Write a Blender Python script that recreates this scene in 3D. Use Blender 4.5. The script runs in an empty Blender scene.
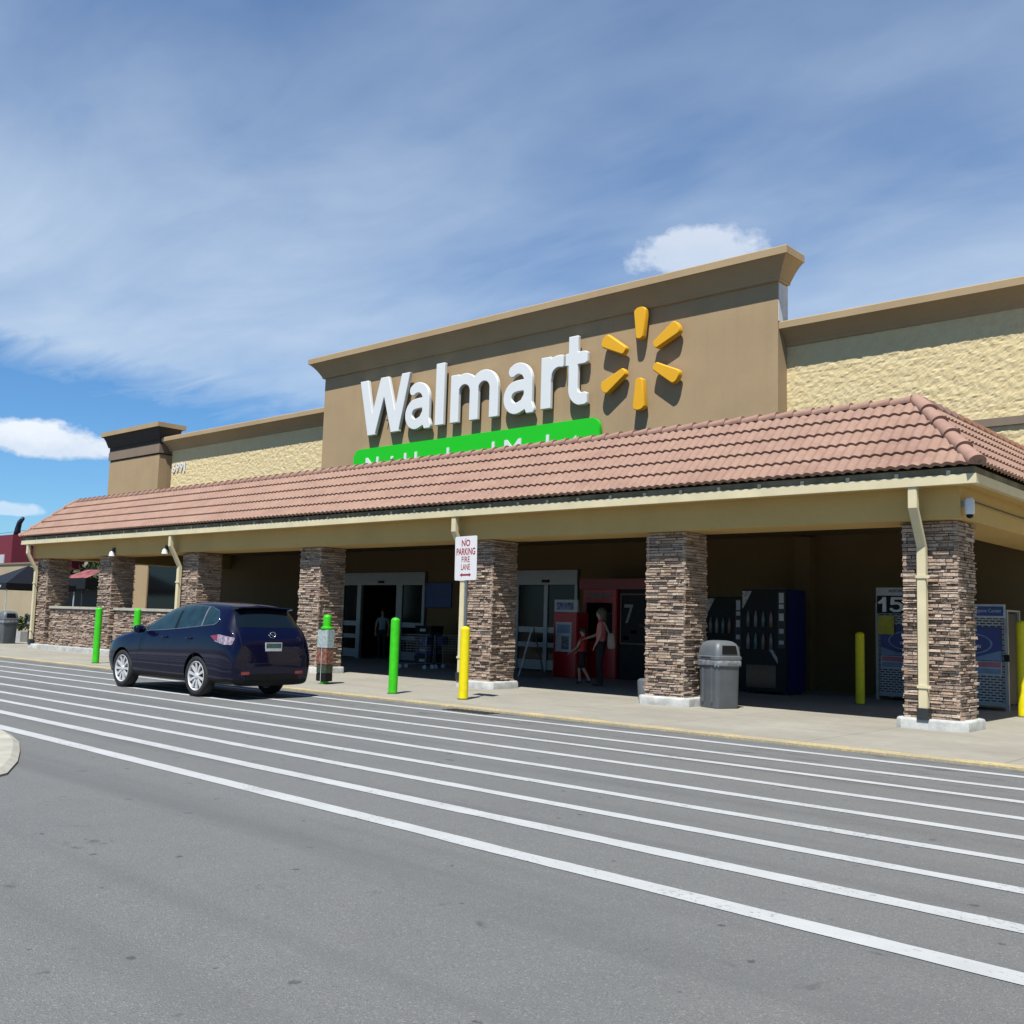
import bpy, bmesh, math, random
from math import sin, cos, pi, radians, sqrt, atan2
from mathutils import Vector, Matrix, noise
from mathutils.bvhtree import BVHTree
random.seed(7)
SC = bpy.context.scene
COL = SC.collection

# ------------------------------------------------------------------ materials
def nt(name):
    m = bpy.data.materials.new(name); m.use_nodes = True
    n = m.node_tree.nodes; l = m.node_tree.links
    b = n['Principled BSDF']
    return m, n, l, b
def mixc(n, l, fac, a, b, mode='MIX'):
    x = n.new('ShaderNodeMix'); x.data_type = 'RGBA'; x.blend_type = mode
    for i, v in ((0, fac), (6, a), (7, b)):
        if hasattr(v, 'links'): l.new(v, x.inputs[i])
        elif i == 0: x.inputs[0].default_value = v
        else: x.inputs[i].default_value = (*v, 1) if len(v) == 3 else v
    return x.outputs[2]
def noi(n, l, scale, detail=4, rough=.55, vec=None, dist=0):
    t = n.new('ShaderNodeTexNoise'); t.inputs['Scale'].default_value = scale
    t.inputs['Detail'].default_value = detail; t.inputs['Roughness'].default_value = rough
    t.inputs['Distortion'].default_value = dist
    if vec: l.new(vec, t.inputs['Vector'])
    return t.outputs['Fac']
def ramp(n, l, v, a, b, va=0., vb=1.):
    r = n.new('ShaderNodeMapRange'); r.inputs[1].default_value = a; r.inputs[2].default_value = b
    r.inputs[3].default_value = va; r.inputs[4].default_value = vb
    l.new(v, r.inputs[0]); return r.outputs[0]
def coord(n, l, scale=(1, 1, 1), rot=(0, 0, 0)):
    g = n.new('ShaderNodeNewGeometry'); mp = n.new('ShaderNodeMapping')
    l.new(g.outputs['Position'], mp.inputs[0]); mp.inputs[3].default_value = scale; mp.inputs[2].default_value = rot
    return mp.outputs[0]
def math_(n, l, op, a, b=None):
    x = n.new('ShaderNodeMath'); x.operation = op
    for i, v in enumerate((a, b)):
        if v is None: continue
        if hasattr(v, 'links'): l.new(v, x.inputs[i])
        else: x.inputs[i].default_value = v
    return x.outputs[0]
def bump(n, l, b, h, strength=.3, dist=.01):
    x = n.new('ShaderNodeBump'); x.inputs['Strength'].default_value = strength; x.inputs['Distance'].default_value = dist
    l.new(h, x.inputs['Height']); l.new(x.outputs[0], b.inputs['Normal'])
MATS = {}
def M(name, col, rough=.6, metal=0., var=.12, vs=6., bmp=0., bs=60., coat=0., emis=None, spec=.5):
    if name in MATS: return MATS[name]
    m, n, l, b = nt(name)
    v = coord(n, l)
    d = tuple(max(0, c * (1 - var * 1.6)) for c in col); u = tuple(min(1, c * (1 + var)) for c in col)
    c = mixc(n, l, ramp(n, l, noi(n, l, vs, 6, .6, v), .3, .7), d, u)
    l.new(c, b.inputs['Base Color'])
    b.inputs['Roughness'].default_value = rough; b.inputs['Metallic'].default_value = metal
    b.inputs['Coat Weight'].default_value = coat; b.inputs['Specular IOR Level'].default_value = spec
    if bmp: bump(n, l, b, noi(n, l, bs, 5, .6, v), bmp, .01)
    if emis: b.inputs['Emission Color'].default_value = (*emis[0], 1); b.inputs['Emission Strength'].default_value = emis[1]
    MATS[name] = m; return m

def asphalt():
    m, n, l, b = nt('asphalt_weathered'); v = coord(n, l)
    big = noi(n, l, .35, 5, .6, v); mid = noi(n, l, 2.2, 6, .65, v)
    c = mixc(n, l, ramp(n, l, big, .3, .7), (.140, .147, .147), (.178, .184, .181))
    c = mixc(n, l, ramp(n, l, mid, .35, .75, 0, .5), c, (.215, .222, .212))
    # aggregate
    vo = n.new('ShaderNodeTexVoronoi'); vo.inputs['Scale'].default_value = 140; l.new(v, vo.inputs['Vector'])
    sep = n.new('ShaderNodeSeparateColor'); l.new(vo.outputs['Color'], sep.inputs[0])
    c = mixc(n, l, ramp(n, l, sep.outputs[0], .86, .95, 0, .6), c, (.38, .38, .36))
    c = mixc(n, l, ramp(n, l, sep.outputs[1], .80, .95, 0, .65), c, (.07, .072, .075))
    fine = noi(n, l, 160, 3, .7, v)
    c = mixc(n, l, .35, c, mixc(n, l, ramp(n, l, fine, .35, .65), (.09, .09, .09), (.32, .32, .31)))
    # small oil / gum spots
    w = noi(n, l, 3.1, 3, .5, v, 1.0); w2 = noi(n, l, 9, 4, .6, v)
    sp = math_(n, l, 'MULTIPLY', ramp(n, l, w, .67, .74), ramp(n, l, w2, .42, .58))
    c = mixc(n, l, math_(n, l, 'MULTIPLY', sp, .65), c, (.05, .05, .052))
    v2 = n.new('ShaderNodeTexVoronoi'); v2.voronoi_dimensions = '2D'; v2.inputs['Scale'].default_value = 2.7; v2.inputs['Randomness'].default_value = 1
    vv = n.new('ShaderNodeVectorMath'); vv.operation = 'ADD'; l.new(v, vv.inputs[0])
    nn = n.new('ShaderNodeTexNoise'); nn.inputs['Scale'].default_value = 14; l.new(v, nn.inputs['Vector'])
    vs = n.new('ShaderNodeVectorMath'); vs.operation = 'SCALE'; l.new(nn.outputs['Color'], vs.inputs[0]); vs.inputs['Scale'].default_value = .07
    l.new(vs.outputs[0], vv.inputs[1]); l.new(vv.outputs[0], v2.inputs['Vector'])
    s2 = n.new('ShaderNodeSeparateColor'); l.new(v2.outputs['Color'], s2.inputs[0])
    dd = math_(n, l, 'ADD', v2.outputs['Distance'], math_(n, l, 'MULTIPLY', s2.outputs[1], .055))
    dd = math_(n, l, 'ADD', dd, math_(n, l, 'MULTIPLY', math_(n, l, 'SUBTRACT', noi(n, l, 34, 4, .7, v), .5), .14))
    dot = ramp(n, l, dd, .055, .085, .8, 0)
    dot = math_(n, l, 'MULTIPLY', dot, ramp(n, l, s2.outputs[0], .62, .95))
    c = mixc(n, l, dot, c, (.045, .045, .047))
    ce = n.new('ShaderNodeTexVoronoi'); ce.voronoi_dimensions = '2D'; ce.feature = 'DISTANCE_TO_EDGE'; ce.inputs['Scale'].default_value = .33
    n3 = n.new('ShaderNodeTexNoise'); n3.inputs['Scale'].default_value = 1.6; n3.inputs['Detail'].default_value = 8; n3.inputs['Roughness'].default_value = .7; l.new(v, n3.inputs['Vector'])
    s3 = n.new('ShaderNodeVectorMath'); s3.operation = 'SCALE'; l.new(n3.outputs['Color'], s3.inputs[0]); s3.inputs['Scale'].default_value = 1.1
    a3 = n.new('ShaderNodeVectorMath'); a3.operation = 'ADD'; l.new(v, a3.inputs[0]); l.new(s3.outputs[0], a3.inputs[1]); l.new(a3.outputs[0], ce.inputs['Vector'])
    ck = math_(n, l, 'MULTIPLY', ramp(n, l, ce.outputs['Distance'], .0006, .0028, .38, 0), ramp(n, l, noi(n, l, .5, 3, .5, v), .50, .60))
    c = mixc(n, l, ck, c, (.06, .06, .06))
    # worn, darker oily band of the lane next to the kerb
    sy = n.new('ShaderNodeSeparateXYZ'); l.new(v, sy.inputs[0])
    bnd = math_(n, l, 'MULTIPLY', ramp(n, l, sy.outputs[1], 9.6, 11.6), ramp(n, l, sy.outputs[1], 12.0, 12.2, 1, 0))
    st = math_(n, l, 'MULTIPLY', bnd, ramp(n, l, noi(n, l, 2.2, 6, .7, coord(n, l, (.5, 2.2, 1))), .54, .64))
    c = mixc(n, l, math_(n, l, 'MULTIPLY', st, .75), c, (.045, .045, .048))
    # faint tyre tracks along the lane
    tr = noi(n, l, 1.0, 4, .5, coord(n, l, (.06, 1.6, 1)))
    c = mixc(n, l, ramp(n, l, tr, .5, .72, 0, .6), c, (.118, .122, .122))
    l.new(c, b.inputs['Base Color']); b.inputs['Roughness'].default_value = .82
    h = math_(n, l, 'ADD', fine, math_(n, l, 'MULTIPLY', vo.outputs['Distance'], 1.2))
    bump(n, l, b, h, .55, .006)
    return m
def concrete():
    m, n, l, b = nt('concrete_walk'); v = coord(n, l)
    c = mixc(n, l, ramp(n, l, noi(n, l, .6, 6, .65, v), .3, .7), (.335, .315, .255), (.45, .43, .36))
    c = mixc(n, l, ramp(n, l, noi(n, l, 5, 6, .7, v), .4, .75, 0, .5), c, (.29, .27, .215))
    c = mixc(n, l, ramp(n, l, noi(n, l, 1.4, 5, .6, coord(n, l, (.25, 1, 1))), .55, .72, 0, .5), c, (.26, .24, .19))
    sep = n.new('ShaderNodeSeparateXYZ'); l.new(v, sep.inputs[0])
    fx = math_(n, l, 'ABSOLUTE', math_(n, l, 'SUBTRACT', math_(n, l, 'FRACT', math_(n, l, 'DIVIDE', sep.outputs[0], 2.4)), .5))
    j = ramp(n, l, fx, .003, .006, .55, 0)
    fy = math_(n, l, 'ABSOLUTE', math_(n, l, 'SUBTRACT', sep.outputs[1], 15.05))
    j = math_(n, l, 'MAXIMUM', j, ramp(n, l, fy, .008, .016, .5, 0))
    c = mixc(n, l, j, c, (.13, .12, .1))
    l.new(c, b.inputs['Base Color']); b.inputs['Roughness'].default_value = .85
    bump(n, l, b, noi(n, l, 70, 5, .6, v), .25, .004)
    return m
def paint(name, col, base, wear=.55):
    m, n, l, b = nt(name); v = coord(n, l)
    w = noi(n, l, 30, 6, .75, v); w2 = noi(n, l, 2.0, 4, .6, v)
    f = math_(n, l, 'ADD', w, math_(n, l, 'MULTIPLY', w2, .45))
    c = mixc(n, l, ramp(n, l, noi(n, l, 3, 5, .6, v), .3, .7), tuple(x * .86 for x in col), col)
    c = mixc(n, l, ramp(n, l, f, wear + .22, wear + .34, 0, .9), c, base)
    l.new(c, b.inputs['Base Color']); b.inputs['Roughness'].default_value = .7
    bump(n, l, b, noi(n, l, 150, 3, .7, v), .4, .004)
    return m
def stone():
    m, n, l, b = nt('ledgestone'); v = coord(n, l)
    g = n.new('ShaderNodeNewGeometry')
    cr = n.new('ShaderNodeValToRGB'); l.new(g.outputs['Random Per Island'], cr.inputs[0])
    e = cr.color_ramp; e.interpolation = 'LINEAR'
    cols = [(0, (0.154, 0.086, 0.052)), (.12, (0.385, 0.237, 0.154)), (.3, (0.591, 0.408, 0.283)), (.5, (0.720, 0.539, 0.399)), (.64, (0.424, 0.290, 0.206)), (.8, (0.900, 0.723, 0.553)), (.92, (0.540, 0.382, 0.322)), (1, (0.258, 0.171, 0.129))]
    e.elements[0].position = 0; e.elements[0].color = (*cols[0][1], 1)
    e.elements[1].position = 1; e.elements[1].color = (*cols[-1][1], 1)
    for p, c in cols[1:-1]:
        x = e.elements.new(p); x.color = (*c, 1)
    c = mixc(n, l, ramp(n, l, noi(n, l, 18, 6, .7, coord(n, l, (1, 1, 2.5))), .35, .75, 0, .55), cr.outputs[0], (.85, .71, .57))
    c = mixc(n, l, ramp(n, l, noi(n, l, 26, 5, .75, v), .46, .74, 0, .75), c, (.08, .055, .04))
    l.new(c, b.inputs['Base Color']); b.inputs['Roughness'].default_value = .9
    bump(n, l, b, noi(n, l, 35, 6, .7, v), .8, .02)
    return m
def tile_mat(name='roof_tile', a=(.50, .285, .225), c2=(.385, .20, .155)):
    m, n, l, b = nt(name); v = coord(n, l)
    c = mixc(n, l, ramp(n, l, noi(n, l, 1.1, 6, .65, v), .3, .7), a, c2)
    # tile to tile variation (cells 0.33 x 0.31 m)
    vo = n.new('ShaderNodeTexVoronoi'); vo.inputs['Scale'].default_value = 3.0; l.new(v, vo.inputs['Vector'])
    sp = n.new('ShaderNodeSeparateColor'); l.new(vo.outputs['Color'], sp.inputs[0])
    c = mixc(n, l, ramp(n, l, sp.outputs[0], 0, 1, 0, .35), c, (.45, .285, .21))
    c = mixc(n, l, ramp(n, l, sp.outputs[1], .6, 1, 0, .35), c, (.33, .185, .15))
    c = mixc(n, l, ramp(n, l, noi(n, l, 14, 6, .7, v), .5, .8, 0, .5), c, (.50, .38, .31))
    c = mixc(n, l, ramp(n, l, noi(n, l, 3.3, 5, .7, v), .54, .76, 0, .6), c, (.25, .14, .105))
    l.new(c, b.inputs['Base Color']); b.inputs['Roughness'].default_value = .8
    bump(n, l, b, noi(n, l, 60, 4, .6, v), .25, .006)
    return m
def stucco(name, col, streak=.25, bs=45, bst=.35):
    m, n, l, b = nt(name); v = coord(n, l)
    c = mixc(n, l, ramp(n, l, noi(n, l, .7, 6, .6, v), .3, .7), tuple(x * .92 for x in col), tuple(min(1, x * 1.06) for x in col))
    st = noi(n, l, 1.0, 5, .6, coord(n, l, (3.0, 3.0, .16)))
    c = mixc(n, l, ramp(n, l, st, .52, .8, 0, streak), c, tuple(x * .6 for x in col))
    c = mixc(n, l, ramp(n, l, noi(n, l, 9, 6, .7, v), .5, .85, 0, .25), c, tuple(x * .72 for x in col))
    l.new(c, b.inputs['Base Color']); b.inputs['Roughness'].default_value = .88
    bump(n, l, b, noi(n, l, bs, 5, .65, v), bst, .008)
    return m
def splitface():
    m, n, l, b = nt('split_face_block'); v = coord(n, l)
    c = mixc(n, l, ramp(n, l, noi(n, l, 3.2, 6, .7, v), .3, .72), (.84, .67, .35), (.94, .78, .45))
    c = mixc(n, l, ramp(n, l, noi(n, l, 16, 6, .75, v), .52, .85, 0, .5), c, (.72, .54, .25))
    l.new(c, b.inputs['Base Color']); b.inputs['Roughness'].default_value = .92
    bump(n, l, b, noi(n, l, 26, 7, .75, v), .5, .022)
    return m
def mesh_panel():
    m, n, l, b = nt('perforated_cage_steel')
    tc = n.new('ShaderNodeTexCoord'); mp = n.new('ShaderNodeMapping'); l.new(tc.outputs['Object'], mp.inputs[0])
    mp.inputs[2].default_value = (radians(90), 0, 0)
    br = n.new('ShaderNodeTexBrick'); l.new(mp.outputs[0], br.inputs['Vector'])
    br.inputs['Color1'].default_value = (.012, .012, .014, 1); br.inputs['Color2'].default_value = (.02, .02, .022, 1)
    br.inputs['Mortar'].default_value = (.55, .56, .55, 1); br.inputs['Scale'].default_value = 1
    br.inputs['Mortar Size'].default_value = .012; br.inputs['Mortar Smooth'].default_value = 0
    br.inputs['Brick Width'].default_value = .12; br.inputs['Row Height'].default_value = .05
    l.new(br.outputs[0], b.inputs['Base Color']); b.inputs['Roughness'].default_value = .5
    return m
def foliage(name, a, c2):
    m, n, l, b = nt(name); g = n.new('ShaderNodeNewGeometry')
    c = mixc(n, l, g.outputs['Random Per Island'], a, c2)
    c = mixc(n, l, ramp(n, l, noi(n, l, 1.2, 3, .5, coord(n, l)), .3, .7, 0, .6), c, tuple(x * .5 for x in a))
    l.new(c, b.inputs['Base Color']); b.inputs['Roughness'].default_value = .6
    b.inputs['Subsurface Weight'].default_value = 0
    return m
def carpaint():
    m, n, l, b = nt('navy_car_paint')
    v = coord(n, l)
    vo = noi(n, l, 900, 2, .5, v)
    l.new(mixc(n, l, ramp(n, l, vo, .3, .7), (.0018, .0022, .016), (.003, .004, .034)), b.inputs['Base Color'])
    b.inputs['Metallic'].default_value = 0; b.inputs['Specular IOR Level'].default_value = .05
    b.inputs['Coat Weight'].default_value = .75; b.inputs['Coat Roughness'].default_value = .04; b.inputs['Coat IOR'].default_value = 1.42
    b.inputs['Roughness'].default_value = .4
    return m

m_asph = asphalt(); m_conc = concrete()
m_white = paint('white_line_paint', (.60, .62, .62), (.20, .205, .205), .58)
m_yel = paint('faded_yellow_kerb_paint', (.80, .62, .27), (.42, .37, .26), .40)
m_stone = stone(); m_tile = tile_mat('roof_tile', (.42, .25, .175), (.31, .17, .12)); m_cap = tile_mat('ridge_tile', (.46, .27, .20), (.36, .19, .14))
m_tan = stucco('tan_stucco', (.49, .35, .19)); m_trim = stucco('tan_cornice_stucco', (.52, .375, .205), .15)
m_under = stucco('shade_darkened_stucco', (.20, .13, .05), .1, 25, .6)  # wall paint darkened in colour for the shade under the canopy
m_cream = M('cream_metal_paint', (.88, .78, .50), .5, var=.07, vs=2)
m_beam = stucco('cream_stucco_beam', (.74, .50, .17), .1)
m_split = splitface()
m_dbrown = stucco('dark_brown_stucco', (.045, .035, .028)); m_brown = stucco('brown_band_stucco', (.27, .20, .145))
m_foot = M('painted_concrete_footing', (.63, .64, .61), .8, var=.2, vs=5, bmp=.4, bs=30)
m_green = M('green_bollard_sleeve', (.05, .66, .008), .5, var=.10, vs=9, spec=.3)
m_yellow = M('yellow_bollard_sleeve', (.98, .80, .0), .5, var=.08, vs=9, spec=.3)
m_grey = M('grey_bin_plastic', (.15, .17, .185), .5, var=.1, vs=4, bmp=.1)
m_dgrey = M('dark_grey_plastic', (.045, .048, .05), .5, spec=.25)
m_black = M('black_plastic', (.012, .012, .013), .45, spec=.15)
m_vblack = M('void_dark', (.004, .004, .004), .9)
m_alu = M('aluminium_frame', (.42, .43, .43), .4, .6, var=.05)
m_wht = M('white_sign_face', (.95, .98, .97), .35, var=.02, vs=1)
m_grnsign = M('green_sign_face', (.0, .70, .0), .6, var=.02, vs=1)
m_amber = M('amber_sign_face', (1.0, .50, .0), .6, var=.03, vs=1)
m_redp = M('red_sign_paint', (.42, .012, .03), .5, var=.05)
m_red = M('red_machine_enamel', (.55, .008, .014), .35, var=.06)
m_steel = M('galvanised_steel', (.40, .41, .42), .45, .7, var=.1)
m_tire = M('tyre_rubber', (.014, .014, .015), .8, var=.15, vs=30)
m_rim = M('alloy_rim', (1.0, 1.0, 1.0), .35, .35, var=.03)
m_glass = M('dark_glass', (.006, .010, .011), .06, var=.0, spec=.6)
m_doorglass = M('door_glass_dark', (.006, .007, .008), .12, var=.0, spec=.2)
m_car = carpaint()
m_chrome = M('chrome', (.75, .76, .78), .15, 1., var=0)
m_navyv = M('blue_machine_side', (.006, .018, .13), .45)
m_blue = M('blue_poster', (.02, .07, .28), .5)
m_dblue = M('deep_blue_poster', (.018, .035, .24), .45, var=.2, vs=3)
m_lblue = M('light_blue_poster', (.20, .32, .50), .45, var=.2, vs=5)
m_paper = M('white_paper', (.66, .68, .70), .6)
m_pink = M('pink_print', (.55, .20, .25), .6)
m_skin = M('skin', (.55, .31, .21), .55, var=.05)
m_coral = M('coral_top', (.95, .20, .22), .8)
m_redshirt = M('red_shirt', (.75, .03, .03), .8)
m_pants = M('black_trousers', (.012, .012, .014), .9)
m_hair = M('brown_grey_hair', (.09, .07, .055), .6)
m_dhair = M('dark_hair', (.02, .013, .01), .6)
m_bag = M('beige_bag', (.42, .36, .27), .7)
m_teal = M('pale_blue_shirt', (.25, .38, .42), .8)
m_bark = M('bark', (.10, .07, .045), .9, bmp=.5, bs=12)
m_leaf = foliage('green_leaves', (.035, .075, .018), (.11, .17, .045))
m_maroon = M('maroon_siding', (.22, .012, .03), .7, var=.06)
m_bwall = stucco('beige_far_wall', (.50, .41, .26))

# ------------------------------------------------------------------ mesh helpers
class MB:
    def __init__(s): s.v = []; s.f = []; s.m = []; s.mi = 0
    def add(s, vs, fs):
        o = len(s.v); s.v += [tuple(p) for p in vs]; s.f += [tuple(o + i for i in f) for f in fs]; s.m += [s.mi] * len(fs); return s
    def box(s, x0, x1, y0, y1, z0, z1):
        return s.add([(x0, y0, z0), (x1, y0, z0), (x1, y1, z0), (x0, y1, z0), (x0, y0, z1), (x1, y0, z1), (x1, y1, z1), (x0, y1, z1)],
                     [(0, 3, 2, 1), (4, 5, 6, 7), (0, 1, 5, 4), (1, 2, 6, 5), (2, 3, 7, 6), (3, 0, 4, 7)])
    def rings(s, rs, closed=True, cap=True):
        n = len(rs[0]); vs = [p for r in rs for p in r]; fs = []
        for k in range(len(rs) - 1):
            for i in range(n if closed else n - 1):
                j = (i + 1) % n; fs.append((k * n + i, k * n + j, (k + 1) * n + j, (k + 1) * n + i))
        if cap: fs.append(tuple(range(n))[::-1]); fs.append(tuple((len(rs) - 1) * n + i for i in range(n)))
        return s.add(vs, fs)
    def lathe(s, cx, cy, prof, n=24):
        return s.rings([[(cx + r * cos(2 * pi * i / n), cy + r * sin(2 * pi * i / n), z) for i in range(n)] for r, z in prof])
    def tube(s, path, r, n=8, r2=None):
        P = [Vector(p) for p in path]; rs = []
        for i, p in enumerate(P):
            d = (P[min(i + 1, len(P) - 1)] - P[max(i - 1, 0)]).normalized()
            a = d.cross(Vector((0, 0, 1))); a = a.normalized() if a.length > 1e-3 else Vector((1, 0, 0)); b = d.cross(a)
            rr = r if r2 is None else r + (r2 - r) * i / (len(P) - 1)
            rs.append([p + (a * cos(2 * pi * k / n) + b * sin(2 * pi * k / n)) * rr for k in range(n)])
        return s.rings(rs)
    def prism(s, poly, axis, a, b):     # poly 2d in remaining axes order; extruded along axis a..b
        def P(q, t):
            return {'x': (t, q[0], q[1]), 'y': (q[0], t, q[1]), 'z': (q[0], q[1], t)}[axis]
        return s.rings([[P(q, a) for q in poly], [P(q, b) for q in poly]])
    def build(s, name, mats, parent=None, smooth=False, world=False, bevel=0, loc=None):
        me = bpy.data.meshes.new(name)
        vs = s.v
        if world and parent:
            L = Vector((0, 0, 0)); q = parent
            while q: L = L + q.location; q = q.parent
            vs = [tuple(Vector(p) - L) for p in vs]
        elif loc: vs = [(p[0] - loc[0], p[1] - loc[1], p[2] - loc[2]) for p in vs]
        me.from_pydata(vs, [], s.f)
        if not isinstance(mats, (list, tuple)): mats = [mats]
        for m in mats: me.materials.append(m)
        for p, mi in zip(me.polygons, s.m): p.material_index = mi
        bm = bmesh.new(); bm.from_mesh(me); bmesh.ops.recalc_face_normals(bm, faces=bm.faces)
        if bevel: bmesh.ops.bevel(bm, geom=[e for e in bm.edges if len(e.link_faces) == 2 and e.calc_face_angle(0) > .6], offset=bevel, segments=2, affect='EDGES', clamp_overlap=True)
        bm.to_mesh(me); bm.free()
        o = bpy.data.objects.new(name, me); COL.objects.link(o)
        if parent: o.parent = parent
        elif loc: o.location = loc
        if smooth:
            for p in me.polygons: p.use_smooth = True
            if smooth == 'auto':
                try: me.set_sharp_from_angle(angle=radians(38))
                except Exception: pass
        return o
def thing(name, label, cat, loc=(0, 0, 0), rz=0, group=None):
    o = bpy.data.objects.new(name, None); COL.objects.link(o); o.empty_display_size = .2
    o.location = loc; o.rotation_euler = (0, 0, rz); tag(o, label, cat, group); return o
def tag(o, label, cat, group=None):
    o['label'] = label; o['category'] = cat
    if group: o['group'] = group
    return o
def struct(o, kind='structure'): o['kind'] = kind; return o
def copytree(o, parent=None):
    c = o.copy(); COL.objects.link(c); c.parent = parent
    for ch in list(o.children): copytree(ch, c)
    return c
def eval_mesh(o):
    dg = bpy.context.evaluated_depsgraph_get(); dg.update()
    me = bpy.data.meshes.new_from_object(o.evaluated_get(dg)); return me
def text_mb(body, x0, x1, z0, z1, y, depth, offset=0., bevel=0., shear=0., spacing=1.0, keep=False):
    """flat lettering standing in the XZ plane facing -Y, fitted to a box"""
    cu = bpy.data.curves.new('t', 'FONT'); cu.body = body; cu.size = 1; cu.extrude = .05; cu.offset = offset
    cu.bevel_depth = bevel; cu.bevel_resolution = 2; cu.resolution_u = 6; cu.shear = shear; cu.space_character = spacing
    o = bpy.data.objects.new('t', cu); COL.objects.link(o)
    me = eval_mesh(o); bpy.data.objects.remove(o); 
    xs = [v.co.x for v in me.vertices]; ys = [v.co.y for v in me.vertices]; zs = [v.co.z for v in me.vertices]
    sx = (x1 - x0) / (max(xs) - min(xs)); sz = (z1 - z0) / (max(ys) - min(ys)); sy = depth / max(1e-6, (max(zs) - min(zs)))
    mb = MB(); mb.add([(x0 + (v.co.x - min(xs)) * sx, y + (max(zs) - v.co.z) * sy, z0 + (v.co.y - min(ys)) * sz) for v in me.vertices],
                      [tuple(p.vertices) for p in me.polygons])
    bpy.data.meshes.remove(me); return mb
def merge(*mbs):
    r = MB()
    for k in mbs:
        m0 = k.m[0] if k.m else 0
        o = len(r.v); r.v += k.v; r.f += [tuple(o + i for i in f) for f in k.f]; r.m += k.m
    return r

# ------------------------------------------------------------------ camera
F_PX, PITCH, ROLL, YAW, EYE = 1021.5, radians(6.047), radians(1.64), radians(-41.89), 1.45
fw = Vector((sin(YAW) * cos(PITCH), cos(YAW) * cos(PITCH), sin(PITCH)))
r0 = Vector((cos(YAW), -sin(YAW), 0)); u0 = r0.cross(fw)
rr = r0 * cos(ROLL) + u0 * sin(ROLL); uu = -r0 * sin(ROLL) + u0 * cos(ROLL)
cam = bpy.data.cameras.new('camera'); cam.sensor_width = 36; cam.lens = F_PX / 1024 * 36; cam.clip_start = .05; cam.clip_end = 4000
co = bpy.data.objects.new('camera', cam); COL.objects.link(co)
co.matrix_world = Matrix(((rr.x, uu.x, -fw.x, 0), (rr.y, uu.y, -fw.y, 0), (rr.z, uu.z, -fw.z, EYE), (0, 0, 0, 1)))
SC.camera = co

# ------------------------------------------------------------------ light
SUN = Vector((.447, -1, 2.07)).normalized()
sd = bpy.data.lights.new('sun', 'SUN'); sd.energy = 5.0; sd.angle = radians(.53); sd.color = (1, .965, .90)
so = bpy.data.objects.new('sun', sd); COL.objects.link(so); so.rotation_euler = SUN.to_track_quat('Z', 'Y').to_euler(); so.location = (5, -10, 30)
w = bpy.data.worlds.new('World'); SC.world = w; w.use_nodes = True
n = w.node_tree.nodes; l = w.node_tree.links; bg = n['Background']
sky = n.new('ShaderNodeTexSky'); sky.sky_type = 'NISHITA'; sky.sun_disc = False
sky.sun_elevation = math.asin(SUN.z); sky.sun_rotation = atan2(SUN.x, SUN.y)
sky.air_density = 1.0; sky.dust_density = .2; sky.ozone_density = 2.2; sky.altitude = 0
tc = n.new('ShaderNodeTexCoord'); V = tc.outputs['Generated']
sx = n.new('ShaderNodeSeparateXYZ'); l.new(V, sx.inputs[0]); X_, Y_, Z_ = sx.outputs
zz = math_(n, l, 'MAXIMUM', math_(n, l, 'ADD', Z_, .12), .05)
cb = n.new('ShaderNodeCombineXYZ'); l.new(math_(n, l, 'DIVIDE', X_, zz), cb.inputs[0]); l.new(math_(n, l, 'DIVIDE', Y_, zz), cb.inputs[1])
def mapv(scale, rot, loc=(0, 0, 0)):
    mp = n.new('ShaderNodeMapping'); l.new(cb.outputs[0], mp.inputs[0]); mp.inputs[3].default_value = scale; mp.inputs[2].default_value = (0, 0, rot); mp.inputs[1].default_value = loc
    return mp.outputs[0]
skc = mixc(n, l, 1.0, sky.outputs[0], (.66, 1.08, 1.46), 'MULTIPLY')
c_big = noi(n, l, 1.0, 5, .55, mapv((.6, 1.1, 1), radians(-28), (5.3, 2.1, 0)), .4)
c_str = noi(n, l, 1.8, 6, .50, mapv((.75, 1.35, 1), radians(-18), (1.4, 3.2, 0)), .6)
c_fin = noi(n, l, 4.5, 8, .62, mapv((.6, 1.4, 1), radians(-30)), .8)
edge = math_(n, l, 'ADD', Z_, math_(n, l, 'MULTIPLY', Y_, .13))           # veil ends above the clear strip near the horizon
edge = math_(n, l, 'ADD', edge, math_(n, l, 'MULTIPLY', math_(n, l, 'SUBTRACT', c_fin, .5), .06))
emask = ramp(n, l, edge, .252, .285)
high = ramp(n, l, Z_, .28, .52, 1, .50)
cir = math_(n, l, 'ADD', math_(n, l, 'MULTIPLY', c_big, .55), math_(n, l, 'MULTIPLY', c_str, .45))
cir = math_(n, l, 'ADD', cir, math_(n, l, 'MULTIPLY', math_(n, l, 'SUBTRACT', c_fin, .5), .13))
cir = ramp(n, l, cir, .34, .63, .32, 1.0)
cir = math_(n, l, 'MULTIPLY', math_(n, l, 'MULTIPLY', cir, emask), high)
azi = math_(n, l, 'ADD', math_(n, l, 'MULTIPLY', X_, -.668), math_(n, l, 'MULTIPLY', Y_, .744))
cir = math_(n, l, 'MULTIPLY', cir, ramp(n, l, azi, .35, .75, .05, .84))
out = mixc(n, l, cir, skc, (6.9, 8.3, 10.0))
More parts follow.
